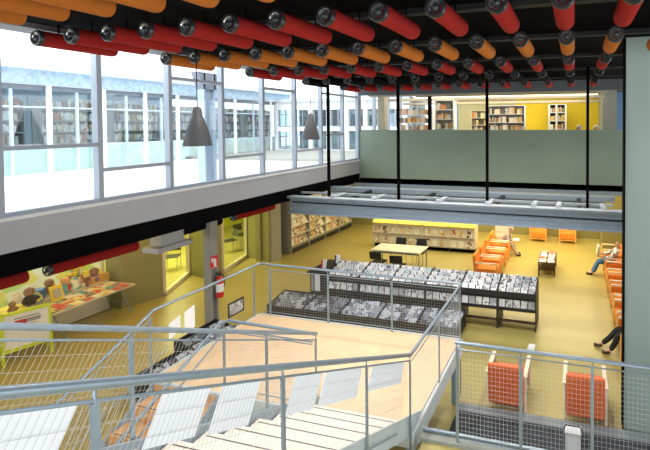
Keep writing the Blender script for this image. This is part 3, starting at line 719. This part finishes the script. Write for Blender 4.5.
# ------------------------------------------------------------------ armchairs (front is -y)
def make_armchair(up, fr, lab, grp):
    t = thing('armchair', lab, 'armchair', group=grp)
    MB().bx(-.30, .30, -.34, .28, .16, .42).build('seat', up, t, bevel=.03)
    MB().prism([(-.30, .26, .10), (.30, .26, .10), (.30, .33, .80), (-.30, .33, .80)], (0, .09, 0)).build('backrest', up, t, bevel=.03)
    for s in (-1, 1):
        x = s * .320
        a = MB().sweep([(x, -.34, 0), (x, -.34, .54), (x, -.31, .58), (x, .24, .60), (x, .28, .56), (x, .30, 0)], .022, 8).build('arm_frame', fr, t, smooth=True)
        MB().bx(x - .035, x + .035, -.33, .32, .575, .61).build('armrest', beech, a, bevel=.008)
    for q in (-.32, .20): MB().bx(-.31, .31, q, q + .04, .10, .14).build('crossbar', fr, t)
    return t
ac = make_armchair(orangeu2, beech, 'orange red armchair seen from behind, left one in front of the mesh railing', 'armchairs nearest the railing')
ac.location = (-1.115, 6.98, 0); ac.rotation_euler = (0, 0, PI)
dup(ac, (.17, 6.98, 0), PI, 'orange red armchair seen from behind, right one beside the green wall')
ac2 = make_armchair(orangeu, beech_o, 'orange armchair of the left row, nearest to the disc racks', 'orange armchairs of the left row')
ac2.location = (-2.62, 12.25, 0); ac2.rotation_euler = (0, 0, PI / 2)
for i, y in enumerate((13.08, 13.92, 14.76)):
    dup(ac2, (-2.62, y, 0), PI / 2, ('orange armchair of the left row, second from the racks', 'orange armchair of the left row, third from the racks', 'orange armchair of the left row with the seated reader')[i])
for x, lab in ((-1.46, 'orange armchair by the back wall, left one of the pair'), (-.28, 'orange armchair by the back wall, right one of the pair')):
    dup(ac2, (x, 16.98, 0), 0, lab, 'pair of armchairs by the back wall')
names = ['partly hidden by the green wall at the near end', 'with the black trousered sitter', 'third from the near end', 'fourth from the near end', 'fifth from the near end', 'with the newspaper reader', 'seventh from the near end, behind the newspaper reader', 'at the far end']
for i in range(8):
    dup(ac2, (1.26, 8.0 + .93 * i, 0), -PI / 2, 'orange armchair of the right row, ' + names[i], 'orange armchairs of the right row')
# coffee table
t = thing('coffee_table', 'small dark wood coffee table holding magazines', 'table', (-.86, 13.45, 0))
MB().bx(-.27, .27, -.55, .55, .41, .44).build('table_top', darkwood, t, bevel=.006)
for x in (-.24, .24):
    for y in (-.5, .5): MB().bx(x - .025, x + .025, y - .025, y + .025, 0, .41).build('leg', darkwood, t)
MB().bx(-.24, .24, -.5, .5, .16, .18).build('shelf', darkwood, t)
mg = MB().bx(-.105, .105, -.14, .14, 0, .02).build('magazine', pinkm)
for k in range(8):
    c = mg.copy(); COL.objects.link(c); c.location = (-.86 + (-.13, .13)[k % 2], 13.03 + (k // 2) * .28, .441); c.rotation_euler = (0, 0, random.uniform(-.12, .12))
    tag(c, 'pale magazine on the dark coffee table, %s column and %s row from the front' % (('left', 'right')[k % 2], ORD[k // 2]), 'magazine', 'magazines on the coffee table')
COL.objects.unlink(mg); bpy.data.objects.remove(mg)

# ------------------------------------------------------------------ book display at the left
t = thing('display_table', 'long folding table covered with picture books by the display window', 'table', (-11.35, 7.12, 0), .03)
MB().bx(-.42, .42, -.92, .82, .70, .735).build('table_top', mat('pale_table', (.72, .66, .52), .5), t, bevel=.006)
for y in (-.75, .65):
    for x in (-.32, .32): MB().cyl((x * 1.1, y + .12, 0), (x * .8, y - .08, .70), .016, 8).build('leg', galv, t, smooth=True)
    MB().cyl((-.33, y + .03, .3), (.33, y + .03, .3), .012, 6).build('crossbar', galv, t)
bkm = MB().bx(-.13, .13, -.098, .098, 0, .014).build('picture_book', kidm)
n = 0
for r in range(8):
    for cidx in range(3):
        c = bkm.copy(); COL.objects.link(c)
        c.location = (-11.62 + cidx * .28 + random.uniform(-.01, .01), 6.32 + r * .21, .7365); c.rotation_euler = (0, 0, random.uniform(-.15, .15)); c.scale = (random.uniform(.85, 1), random.uniform(.8, 1), 1)
        tag(c, 'picture book on the display table, %s row from near end, %s' % (ORD[r], ('window side', 'middle', 'hall side')[cidx]), 'book', 'picture books on the display table')
COL.objects.unlink(bkm); bpy.data.objects.remove(bkm)
# toys on a raised bench behind the table
t = thing('display_bench', 'bench under a yellow cloth behind the picture book table', 'bench', (-12.0, 6.2, 0))
MB().bx(-.2, .18, -1.6, 1.7, .02, .78).build('box', cream, t)
cl = MB().prism([(-12.22, 4.9, .79), (-11.4, 4.9, .79), (-11.4, 6.15, .79), (-12.22, 6.35, .79)], (0, 0, .012)).prism([(-11.40, 4.9, .8), (-11.40, 6.15, .8), (-11.36, 6.1, .3), (-11.36, 4.9, .35)], (-.01, 0, 0)).build('tablecloth', mat('yellow_cloth', (.80, .66, .10), .8, noise=.15)); tag(cl, 'yellow cloth spread at the left end of the book display', 'cloth')
def toy(name, lab, cat, build, loc):
    t = thing(name, lab, cat, loc); build(t); return t
def bluebox(t):
    MB().prism([(-.16, -.02, 0), (.0, -.17, 0), (.16, .0, 0), (0, .17, 0)], (0, 0, .24)).build('box', mat('blue_foil', (.07, .20, .50), .3, metal=.3), t, bevel=.01)
    MB().prism([(.07, -.1, .05), (.13, -.04, .12), (.07, -.1, .2), (.02, -.15, .12)], (.012, -.012, 0)).build('bow', mat('pale_blue', (.6, .75, .9), .4), t)
toy('gift_box', 'blue shiny box with a pale star at the left of the display', 'box', bluebox, (-11.98, 6.55, .80))
def ybook(t):
    MB().prism([(.0, -.12, 0), (.0, .12, 0), (-.09, .12, .34), (-.09, -.12, .34)], (-.02, 0, 0)).build('cover', mat('yellow_cover', (.83, .62, .08), .5), t)
    MB().prism([(.003, -.07, .08), (.003, .07, .08), (-.055, .07, .27), (-.055, -.07, .27)], (.002, 0, .001)).build('picture', mat('grey_picture', (.45, .45, .40), .6), t)
toy('book', 'yellow picture book standing upright on the display', 'book', ybook, (-11.60, 6.72, .752))
def doll(c1, c2, s):
    def f(t):
        MB().lathe([(.02, 0), (.13 * s, .03 * s), (.15 * s, .12 * s), (.11 * s, .22 * s), (.05 * s, .27 * s)], 14).build('body', c1, t, smooth=True)
        MB().lathe([(.02, .24 * s), (.10 * s, .28 * s), (.12 * s, .36 * s), (.09 * s, .44 * s), (.01, .48 * s)], 14).build('head', c2, t, smooth=True)
        for s_ in (-1, 1): MB().sweep([(0, .10 * s * s_, .2 * s), (.08 * s, .18 * s * s_, .12 * s)], .035 * s, 8).build('arm', c1, t, smooth=True)
    return f
toyred = mat('toy_red', (.65, .08, .05), .6, noise=.3, scale=12); toybr = mat('toy_brown', (.28, .16, .09), .7, noise=.3, scale=12); toyor = mat('toy_orange', (.75, .38, .14), .6); toypu = mat('toy_purple', (.22, .14, .30), .6); toywh = mat('toy_white', (.75, .68, .6), .6)
toy('soft_toy', 'red soft toy with orange face behind the flat picture books', 'toy', doll(toyred, toyor, .72), (-11.93, 7.05, .80))
toy('soft_toy', 'dark purple soft toy with brown head next to the cardboard box', 'toy', doll(toypu, toybr, .8), (-11.93, 7.66, .79))
toy('soft_toy', 'dark brown soft toy behind the blue box', 'toy', doll(toybr, toybr, .75), (-12.12, 6.85, .80))
toy('soft_toy', 'brown soft toy lying on the yellow cloth', 'toy', doll(toybr, toybr, .5), (-11.65, 5.95, .815))
toy('soft_toy', 'small dark toy between the blue box and the yellow book', 'toy', doll(mat('toy_dark', (.05, .045, .04), .7), toybr, .8), (-11.85, 6.34, .80))
def flowers(t):
    MB().lathe([(.07, 0), (.09, .1), (.06, .2), (.07, .24)], 12).build('vase', toywh, t, smooth=True)
    rnd = random.Random(5)
    for i in range(9):
        a = rnd.uniform(0, 2 * PI); r = rnd.uniform(.03, .15); z = rnd.uniform(.3, .5); p = (r * math.cos(a), r * math.sin(a), z)
        f = MB().cyl((0, 0, .2), p, .006, 5).build('stem', mat('stem_green', (.1, .25, .04), .7), t)
        MB().lathe([(.01, -.03), (.06, -.01), (.065, .02), (.02, .05)], 10, c=p).build('flower_head', leaf, f, smooth=True)
toy('vase_of_flowers', 'vase of yellow flowers in the middle of the book display', 'flowers', flowers, (-12.02, 7.36, .79))
def carton(t):
    MB().bx(-.12, .12, -.2, .2, 0, .22).build('box', mat('orange_carton', (.66, .36, .09), .6), t, bevel=.006)
    MB().prism([(-.12, -.2, .22), (-.12, .2, .22), (-.2, .2, .30), (-.2, -.2, .30)], (.01, 0, .0)).build('lid', mat('yellow_carton', (.82, .60, .10), .6), t)
toy('cardboard_box', 'orange cardboard box with yellow lid at the right end of the display', 'box', carton, (-11.95, 7.74, .74))
bkm = MB().bx(-.012, 0, -.09, .09, 0, .24).build('picture_book', kidm)
spots_ = ((-11.78, 6.46, .80, 'just left of the blue box'), (-11.76, 6.92, .80, 'between the yellow book and the red toy'), (-11.80, 7.22, .79, 'right of the red toy'), (-11.80, 7.48, .79, 'left of the purple toy'),
          (-12.1, 7.20, .80, 'below the flowers at the back'), (-12.14, 7.52, .80, 'at the back behind the purple toy'), (-12.12, 6.3, .80, 'at the back left of the blue box'), (-12.1, 5.75, .81, 'at the back of the yellow cloth'),
          (-11.9, 5.55, .815, 'at the middle of the yellow cloth'), (-12.15, 6.98, .80, 'at the back between two brown toys'))
for x, y, z, w_ in spots_:
    c = bkm.copy(); COL.objects.link(c); c.location = (x, y, z); c.rotation_euler = (0, -math.radians(22), random.uniform(-.4, .4)); c.scale = (1, random.uniform(.8, 1.1), random.uniform(.8, 1.25))
    tag(c, 'picture book propped upright on the display ' + w_, 'book', 'picture books propped upright')
COL.objects.unlink(bkm); bpy.data.objects.remove(bkm)
# easel sign
t = thing('sign_stand', 'lime green framed poster stand in front of the book table', 'sign', (-10.92, 5.80, 0), -.35)
W_ = .68
for y in (-.36, .32): MB().prism([(.0, y, 0), (.05, y, 0), (-.07, y, 1.02), (-.12, y, 1.02)], (0, .04, 0)).build('leg', lime, t)
for y in (-.36, .32): MB().prism([(-.40, y, 0), (-.36, y, 0), (-.07, y, 1.0), (-.11, y, 1.0)], (0, .04, 0)).build('rear_leg', lime, t)
MB().prism([(-.07, -.36, 1.02), (-.12, -.36, 1.02), (-.112, -.36, .96), (-.062, -.36, .96)], (0, .72, 0)).build('crossbar', lime, t)
MB().prism([(.015, -.36, .30), (-.035, -.36, .30), (-.028, -.36, .24), (.022, -.36, .24)], (0, .72, 0)).build('crossbar', lime, t)
po = MB().prism([(-.02, -.32, .30), (-.02, .32, .30), (-.085, .32, .96), (-.085, -.32, .96)], (-.012, 0, 0)).build('poster', mat('poster_paper', (.85, .83, .76), .6), t)
def onposter(y0, y1, z0, z1, m, nm):
    f = lambda z: -.02 - (z - .30) * .0985 + .003
    MB().prism([(f(z0), y0, z0), (f(z0), y1, z0), (f(z1), y1, z1), (f(z1), y0, z1)], (.002, 0, 0)).build(nm, m, po)
onposter(-.17, .18, .86, .875, ink, 'heading'); onposter(-.17, .0, .73, .83, redink, 'photo'); onposter(.0, .2, .75, .83, mat('photo_grey', (.35, .33, .36), .6), 'photo'); onposter(-.17, .16, .70, .715, mat('photo_orange', (.7, .3, .1), .6), 'caption')

# ------------------------------------------------------------------ gallery shelves with books
random.seed(21)
bk = MB().bx(0, 1, 0, .18, 0, 1).build('book', bookm)
units = [(-6.95, 15.2, 1.5, 5.5), (-5.15, 14.6, .75, 5.7), (-4.25, 16.6, 1.1, 5.35), (-3.3, 15.5, 1.45, 5.5), (-1.08, 17.2, .72, 5.6)]
unames = ['farthest left by the windows', 'second from the left', 'third from the left, before the olive wall', 'large one in the middle', 'white one before the yellow wall']
for i, (x0, y, w, top) in enumerate(units):
    s = thing('bookcase', 'open gallery bookcase above the parapet, %s' % unames[i], 'bookcase', (x0, y, GZ), group='gallery bookcases')
    mm = (white, cream)[i in (2,)]
    H_ = top - GZ
    xs = (0, w - .03) if i != 4 else (0, w / 2 - .06, w - .05)
    for x in xs: MB().bx(x, x + (.03 if i != 4 else .07), 0, .3, 0, H_).build('upright', mm, s)
    nsh = 6
    for k in range(nsh + 1):
        MB().bx(.03, w - .03, 0, .3, H_ * k / nsh - .015 + .015, H_ * k / nsh + .02).build('shelf', mm, s)
    if i != 0: MB().bx(.03, w - .03, .28, .3, 0, H_).build('back_panel', greym if i != 4 else darkduct, s)
    for k in range(3, nsh):
        t_ = .05; bi = 0
        while t_ < w - .12:
            bw = random.uniform(.03, .065) if random.random() < .75 else .16; bh = random.uniform(.17, .25)
            if random.random() > .15 and bi < 33:
                c = bk.copy(); COL.objects.link(c); c.location = (x0 + t_, y + .05, GZ + H_ * k / nsh + .021); c.scale = (bw * .93, 1, bh)
                tag(c, 'book, %s from left, %s shelf up, in %s gallery bookcase' % (ORD[bi], ORD[k], ('farthest left', 'second', 'third', 'large middle', 'white right-hand')[i]), 'book', 'books on the gallery shelves'); bi += 1
            t_ += bw
COL.objects.unlink(bk); bpy.data.objects.remove(bk)
c = thing('column', 'cream square column behind the parapet by the windows', 'column', (-6.75, 13.5, GZ))
MB().bx(-.13, .13, -.13, .13, 0, 2.3).build('shaft', mat('column_cream', (.55, .48, .33), .6), c, bevel=.01); MB().bx(-.16, .16, -.16, .16, 2.3, 2.5).build('head', darkduct, c)
c = thing('column', 'slim black post among the gallery bookcases', 'column', (-5.2, 14.2, GZ))
MB().bx(-.05, .05, -.08, .08, 0, 2.4).build('shaft', black, c); MB().bx(-.09, .09, -.1, .1, 2.36, 2.5).build('head', darkduct, c)

# ------------------------------------------------------------------ people
def skinned(name, verts, edges, m, parent, sub=2, root=0, grow=0.0):
    me = bpy.data.meshes.new(name); me.from_pydata([v[:3] for v in verts], edges, []); me.update()
    o = bpy.data.objects.new(name, me); COL.objects.link(o)
    md = o.modifiers.new('skin', 'SKIN'); md.use_smooth_shade = True
    sv = me.skin_vertices[0].data
    for i, v in enumerate(verts):
        r = v[3] + grow; ry = (v[4] if len(v) > 4 else v[3]) + grow
        sv[i].radius = (r, ry); sv[i].use_root = (i == root)
    sb = o.modifiers.new('sub', 'SUBSURF'); sb.levels = sub; sb.render_levels = sub
    dg = bpy.context.evaluated_depsgraph_get(); ev = o.evaluated_get(dg); nm = bpy.data.meshes.new_from_object(ev)
    bpy.data.objects.remove(o)
    for p in nm.polygons: p.use_smooth = True
    nm.materials.clear(); nm.materials.append(m)
    ob = bpy.data.objects.new(name, nm); COL.objects.link(ob); ob.parent = parent; return ob
def person(lab, loc, rz, shirt, pants, shoes, hair, lean=.25, foot=((.50, .09), (.42, -.12)), hands=((.42, .16, .52), (.42, -.16, .50)), headz=0, bald=False, seat=.43):
    """seated figure facing +x, hips at the origin above the floor"""
    t = thing('person', lab, 'person', loc, rz)
    h = seat + .09; sx = math.sin(lean); cx = math.cos(lean)
    def sp(d, f=0): return (sx * d + f, 0, h + cx * d)
    hip, belly, chest, neck, hd, top = sp(0), sp(.17), sp(.36), sp(.53), sp(.64, .05), sp(.75, .06)
    v = [hip + (.125, .10), belly + (.115, .08), chest + (.12, .075), neck + (.05, .05), hd + (.086, .092), top + (.070, .078)]
    e = [(0, 1), (1, 2), (2, 3), (3, 4), (4, 5)]
    # nose and jaw
    v += [(hd[0] + .075, 0, hd[2] - .015, .016, .016)]; e += [(4, 6)]
    legs = []
    for s, (fx, fo) in zip((1, -1), foot):
        b = len(v)
        kx = .44; kz = seat + .09
        v += [(.07, s * .09, h - .01, .085), (kx, s * .10 + fo * .3, kz, .062), (.5 * (kx + fx), s * .10 + fo * .6, kz * .52, .054), (fx, s * .09 + fo * .8, .09, .038), (fx + .16, s * .09 + fo, .045, .032)]
        e += [(0, b), (b, b + 1), (b + 1, b + 2), (b + 2, b + 3), (b + 3, b + 4)]; legs.append(b)
    arms = []
    for s, hp in zip((1, -1), hands):
        b = len(v); sh = (chest[0] + sx * .10, s * .18, chest[2] + .08)
        el = ((sh[0] + hp[0]) / 2 - .02, s * .25, (sh[2] + hp[2]) / 2 - .10)
        hv = V(hp); d = (hv - V(el)).normalized()
        v += [sh + (.062,), el + (.045,), tuple(hv) + (.028,), tuple(hv + d * .07) + (.036, .022)]
        e += [(2, b), (b, b + 1), (b + 1, b + 2), (b + 2, b + 3)]
        for q in range(4):
            k = len(v); p1 = hv + d * .12 + V((0, (q - 1.5) * .02, 0)); p2 = p1 + d * (.04, .05, .045, .035)[q] + V((0, 0, -.02))
            v += [tuple(p1) + (.009,), tuple(p2) + (.008,)]; e += [(b + 3, k), (k, k + 1)]
        k = len(v); p1 = hv + d * .06 + V((0, -s * .045, .01)); v += [tuple(p1) + (.01,), tuple(p1 + d * .045) + (.009,)]; e += [(b + 3, k), (k, k + 1)]
        arms.append(b)
    skinned('body', v, e, skin, t, 2)
    # clothes
    cv = [sp(-.05) + (.145, .125), belly + (.14, .118), chest + (.16, .135), sp(.49) + (.065, .06)]; ce = [(0, 1), (1, 2), (2, 3)]
    for b in arms:
        k = len(cv); w_ = V(v[b + 1][:3]).lerp(V(v[b + 2][:3]), .75)
        cv += [v[b][:3] + (.082,), v[b + 1][:3] + (.054,), tuple(w_) + (.042,)]; ce += [(2, k), (k, k + 1), (k + 1, k + 2)]
    skinned('shirt', cv, ce, shirt, t, 2)
    pv = [hip + (.13, .11)]; pe = []
    for b in legs:
        k = len(pv); q = V(v[b + 2][:3]).lerp(V(v[b + 3][:3]), 1.0)
        pv += [v[b][:3] + (.098,), v[b + 1][:3] + (.074,), v[b + 2][:3] + (.066,), tuple(q) + (.058,)]; pe += [(0, k), (k, k + 1), (k + 1, k + 2), (k + 2, k + 3)]
    skinned('trousers', pv, pe, pants, t, 2)
    for b in legs:
        a = V(v[b + 3][:3]); q = V(v[b + 4][:3])
        skinned('shoe', [(a.x - .02, a.y, .06, .05), (a.x + .07, a.y, .05, .046), (q.x + .03, q.y, .04, .040)], [(0, 1), (1, 2)], shoes, t, 2)
    if not bald:
        MB().lathe([(.102, .0), (.104, .03), (.085, .075), (.045, .105), (.005, .115)], 16, c=(hd[0] - .022, 0, hd[2] + .035), closed=False).build('hair', hair, t, smooth=True)
    for s in (-1, 1):
        MB().lathe([(.001, -.011), (.008, -.006), (.011, 0), (.008, .006), (.001, .011)], 8, c=(hd[0] + .078, s * .03, hd[2] + .02)).build('eye', ink, t, smooth=True)
        MB().lathe([(.002, -.03), (.012, -.015), (.014, .01), (.002, .03)], 8, c=(hd[0] + .0, s * .080, hd[2])).build('ear', skin, t, smooth=True)
    MB().bx(hd[0] + .072, hd[0] + .082, -.022, .022, hd[2] - .052, hd[2] - .046).build('mouth', redink, t)
    t.scale = (.93, .93, .93)
    return t
greyh = mat('grey_hair', (.35, .33, .31), .8); darkh = mat('dark_hair', (.03, .025, .02), .7); blond = mat('light_hair', (.62, .50, .36), .7)
lilac = mat('pale_lilac_shirt', (.44, .40, .44), .8); khaki = mat('khaki_trousers', (.45, .39, .26), .8); denim = mat('blue_jeans', (.07, .16, .34), .8, noise=.2)
blackc = mat('black_cloth', (.012, .012, .014), .8); checks = cellmat('checked_shirt', [(.75, .75, .76), (.2, .22, .28), (.5, .5, .52), (.85, .85, .85)], (14, 14, 14), .8)
greys = mat('grey_jumper', (.22, .23, .25), .8); shoe = mat('black_leather', (.015, .014, .014), .35); brownshoe = mat('brown_leather', (.06, .04, .03), .4)
person('person in pale lilac shirt and khaki trousers reading in the left row armchair', (-2.62, 14.76, 0), 0, lilac, khaki, shoe, greyh, lean=.58, hands=((.42, .10, .52), (.42, -.10, .52)), seat=.36, foot=((.55, .05), (.60, -.02)))
person('person in checked shirt and blue jeans reading a newspaper in the right row', (1.14, 13.5, 0), PI, checks, denim, shoe, greyh, lean=-.38, hands=((.36, .16, .66), (.36, -.16, .66)), seat=.37, bald=True, foot=((.62, .06), (.66, .22)))
person('person in black trousers and grey jumper seated at the near end of the right row', (1.30, 8.93, 0), PI, greys, blackc, brownshoe, darkh, lean=.05, hands=((.30, .14, .52), (.30, -.14, .52)), seat=.38, foot=((.62, .05), (.78, -.05)))
# newspaper
t = thing('newspaper', 'open newspaper held up by the person in the checked shirt', 'newspaper', (.76, 13.5, .62), PI)
for s, nm in ((-1, 'page'), (1, 'page')):
    MB().prism([(0, 0, 0), (.08, s * .24, .0), (.05, s * .24, .30), (-.03, 0, .30)], (.004, 0, 0)).build(nm, mat('newsprint', (.78, .76, .70), .8, noise=.12, scale=25), t)
ob = MB().prism([(-.10, -.08, 0), (.10, -.08, .0), (.10, .08, .04), (-.10, .08, .04)], (0, 0, .015)).build('open_book', paper, loc=(-2.08, 14.76, .545)); tag(ob, 'pale open book held on the lap of the reader in khaki trousers', 'book')
person('fair haired person sitting behind the parapet, left of the two', (.28, 13.75, GZ - .02), PI, lilac, denim, shoe, blond, lean=.2, seat=.47)
person('fair haired person sitting behind the parapet near the grey wall', (.84, 14.35, GZ - .02), PI, greys, denim, shoe, blond, lean=.2, seat=.47)
for i, (x, y) in enumerate(((.28, 13.75), (.84, 14.35))):
    dup(ch, (x, y, GZ), -PI / 2, 'black side chair behind the parapet, %s' % ('left one', 'right one')[i], 'chairs behind the parapet')

# ------------------------------------------------------------------ light
wd = bpy.data.worlds.new('sky'); S.world = wd; wd.use_nodes = True; nt = wd.node_tree
bg = nt.nodes['Background']; bg.inputs['Color'].default_value = (.90, .95, 1, 1); bg.inputs['Strength'].default_value = 2.0
def area(name, loc, size, power, col=(1, .93, .8), rot=(0, 0, 0)):
    l = bpy.data.lights.new(name, 'AREA'); l.shape = 'RECTANGLE'; l.size, l.size_y = size; l.energy = power; l.color = col
    o = bpy.data.objects.new(name, l); COL.objects.link(o); o.location = loc; o.rotation_euler = rot; return o
sun = bpy.data.lights.new('sun', 'SUN'); sun.energy = 2.0; sun.angle = .1; sun.color = (1, .97, .92)
so = bpy.data.objects.new('sun', sun); COL.objects.link(so); so.rotation_euler = (math.radians(35), math.radians(12), 0)
area('fill_soffit_right', (-.9, 15.1, 2.80), (4.6, 4.2), 220, (1, .84, .48))  # unseen area light, added for its pale sheen on the hall floor
area('fill_soffit_left', (-6.2, 15.2, 2.80), (5, 3.2), 150, (1, .84, .45))  # unseen companion light, added to brighten the floor at the back
area('lamp_left_ceiling', (-10, 7.5, 2.85), (3, 7), 65, (1, .70, .25))
area('lamp_lime_room', (-13.6, 11.5, 2.86), (2, 5), 300, (1, .95, .6))
area('lamp_display', (-12.6, 6.0, 2.86), (.6, 4), 35, (1, .95, .85))
area('lamp_gallery', (-3, 15.5, 6.08), (7, 3.5), 230, (1, .9, .68))

def spot(name, loc, power, col=(1, .96, .91), ang=150, blend=.6):
    l = bpy.data.lights.new(name, 'SPOT'); l.energy = power; l.color = col; l.spot_size = math.radians(ang); l.spot_blend = blend; l.shadow_soft_size = .12
    o = bpy.data.objects.new(name, l); COL.objects.link(o); o.location = loc; return o
for y, x, w in ((1.2, -2.6, 220), (3.1, -2.4, 300), (5.3, -2.6, 330), (4.9, -5.0, 60), (6.5, -.3, 240), (6.5, -3.6, 220), (8.4, -.4, 260), (8.4, -3.5, 240), (8.4, -6.0, 90), (10.2, -.4, 260), (10.2, -3.0, 260), (10.2, -5.6, 180)):
    spot('fill_spot', (x, y, 5.74), w * .55, ang=125)  # added spots without fixtures, brightening stairs and floor below the tubes
struct('wall_front', MB().bx(-7.4, -1.0, -3.2, -3, 0, 6.3), whiteout, 'unseen wall behind the viewer, added to limit sky light')  # unseen; put in to hold back sky light, left open on the right
# ------------------------------------------------------------------ camera
f, px, py = 407.0, 473.0, 134.0
cam = bpy.data.cameras.new('camera'); co = bpy.data.objects.new('camera', cam); COL.objects.link(co); S.camera = co
cam.sensor_width = 36; cam.sensor_fit = 'HORIZONTAL'; cam.lens = f / 650 * 36
cam.shift_x = (325 - px) / 650; cam.shift_y = -(225 - py) / 650
cx_ = V((0.970013, 0.243027, -0.003477)); cy_ = V((-0.002386, 0.023826, 0.999713)); cz_ = V((0.243041, -0.969727, 0.023692))
M = Matrix((cx_, cy_, cz_)).transposed().to_4x4(); M.translation = V((0, 0, 4.8)); co.matrix_world = M
cam.clip_start = .05; cam.clip_end = 300
S.view_settings.view_transform = 'Standard'; S.view_settings.look = 'None'; S.view_settings.exposure = 0.5; S.view_settings.gamma = 1; S.view_settings.use_curve_mapping = False
S.cycles.max_bounces = 8; S.cycles.transparent_max_bounces = 16
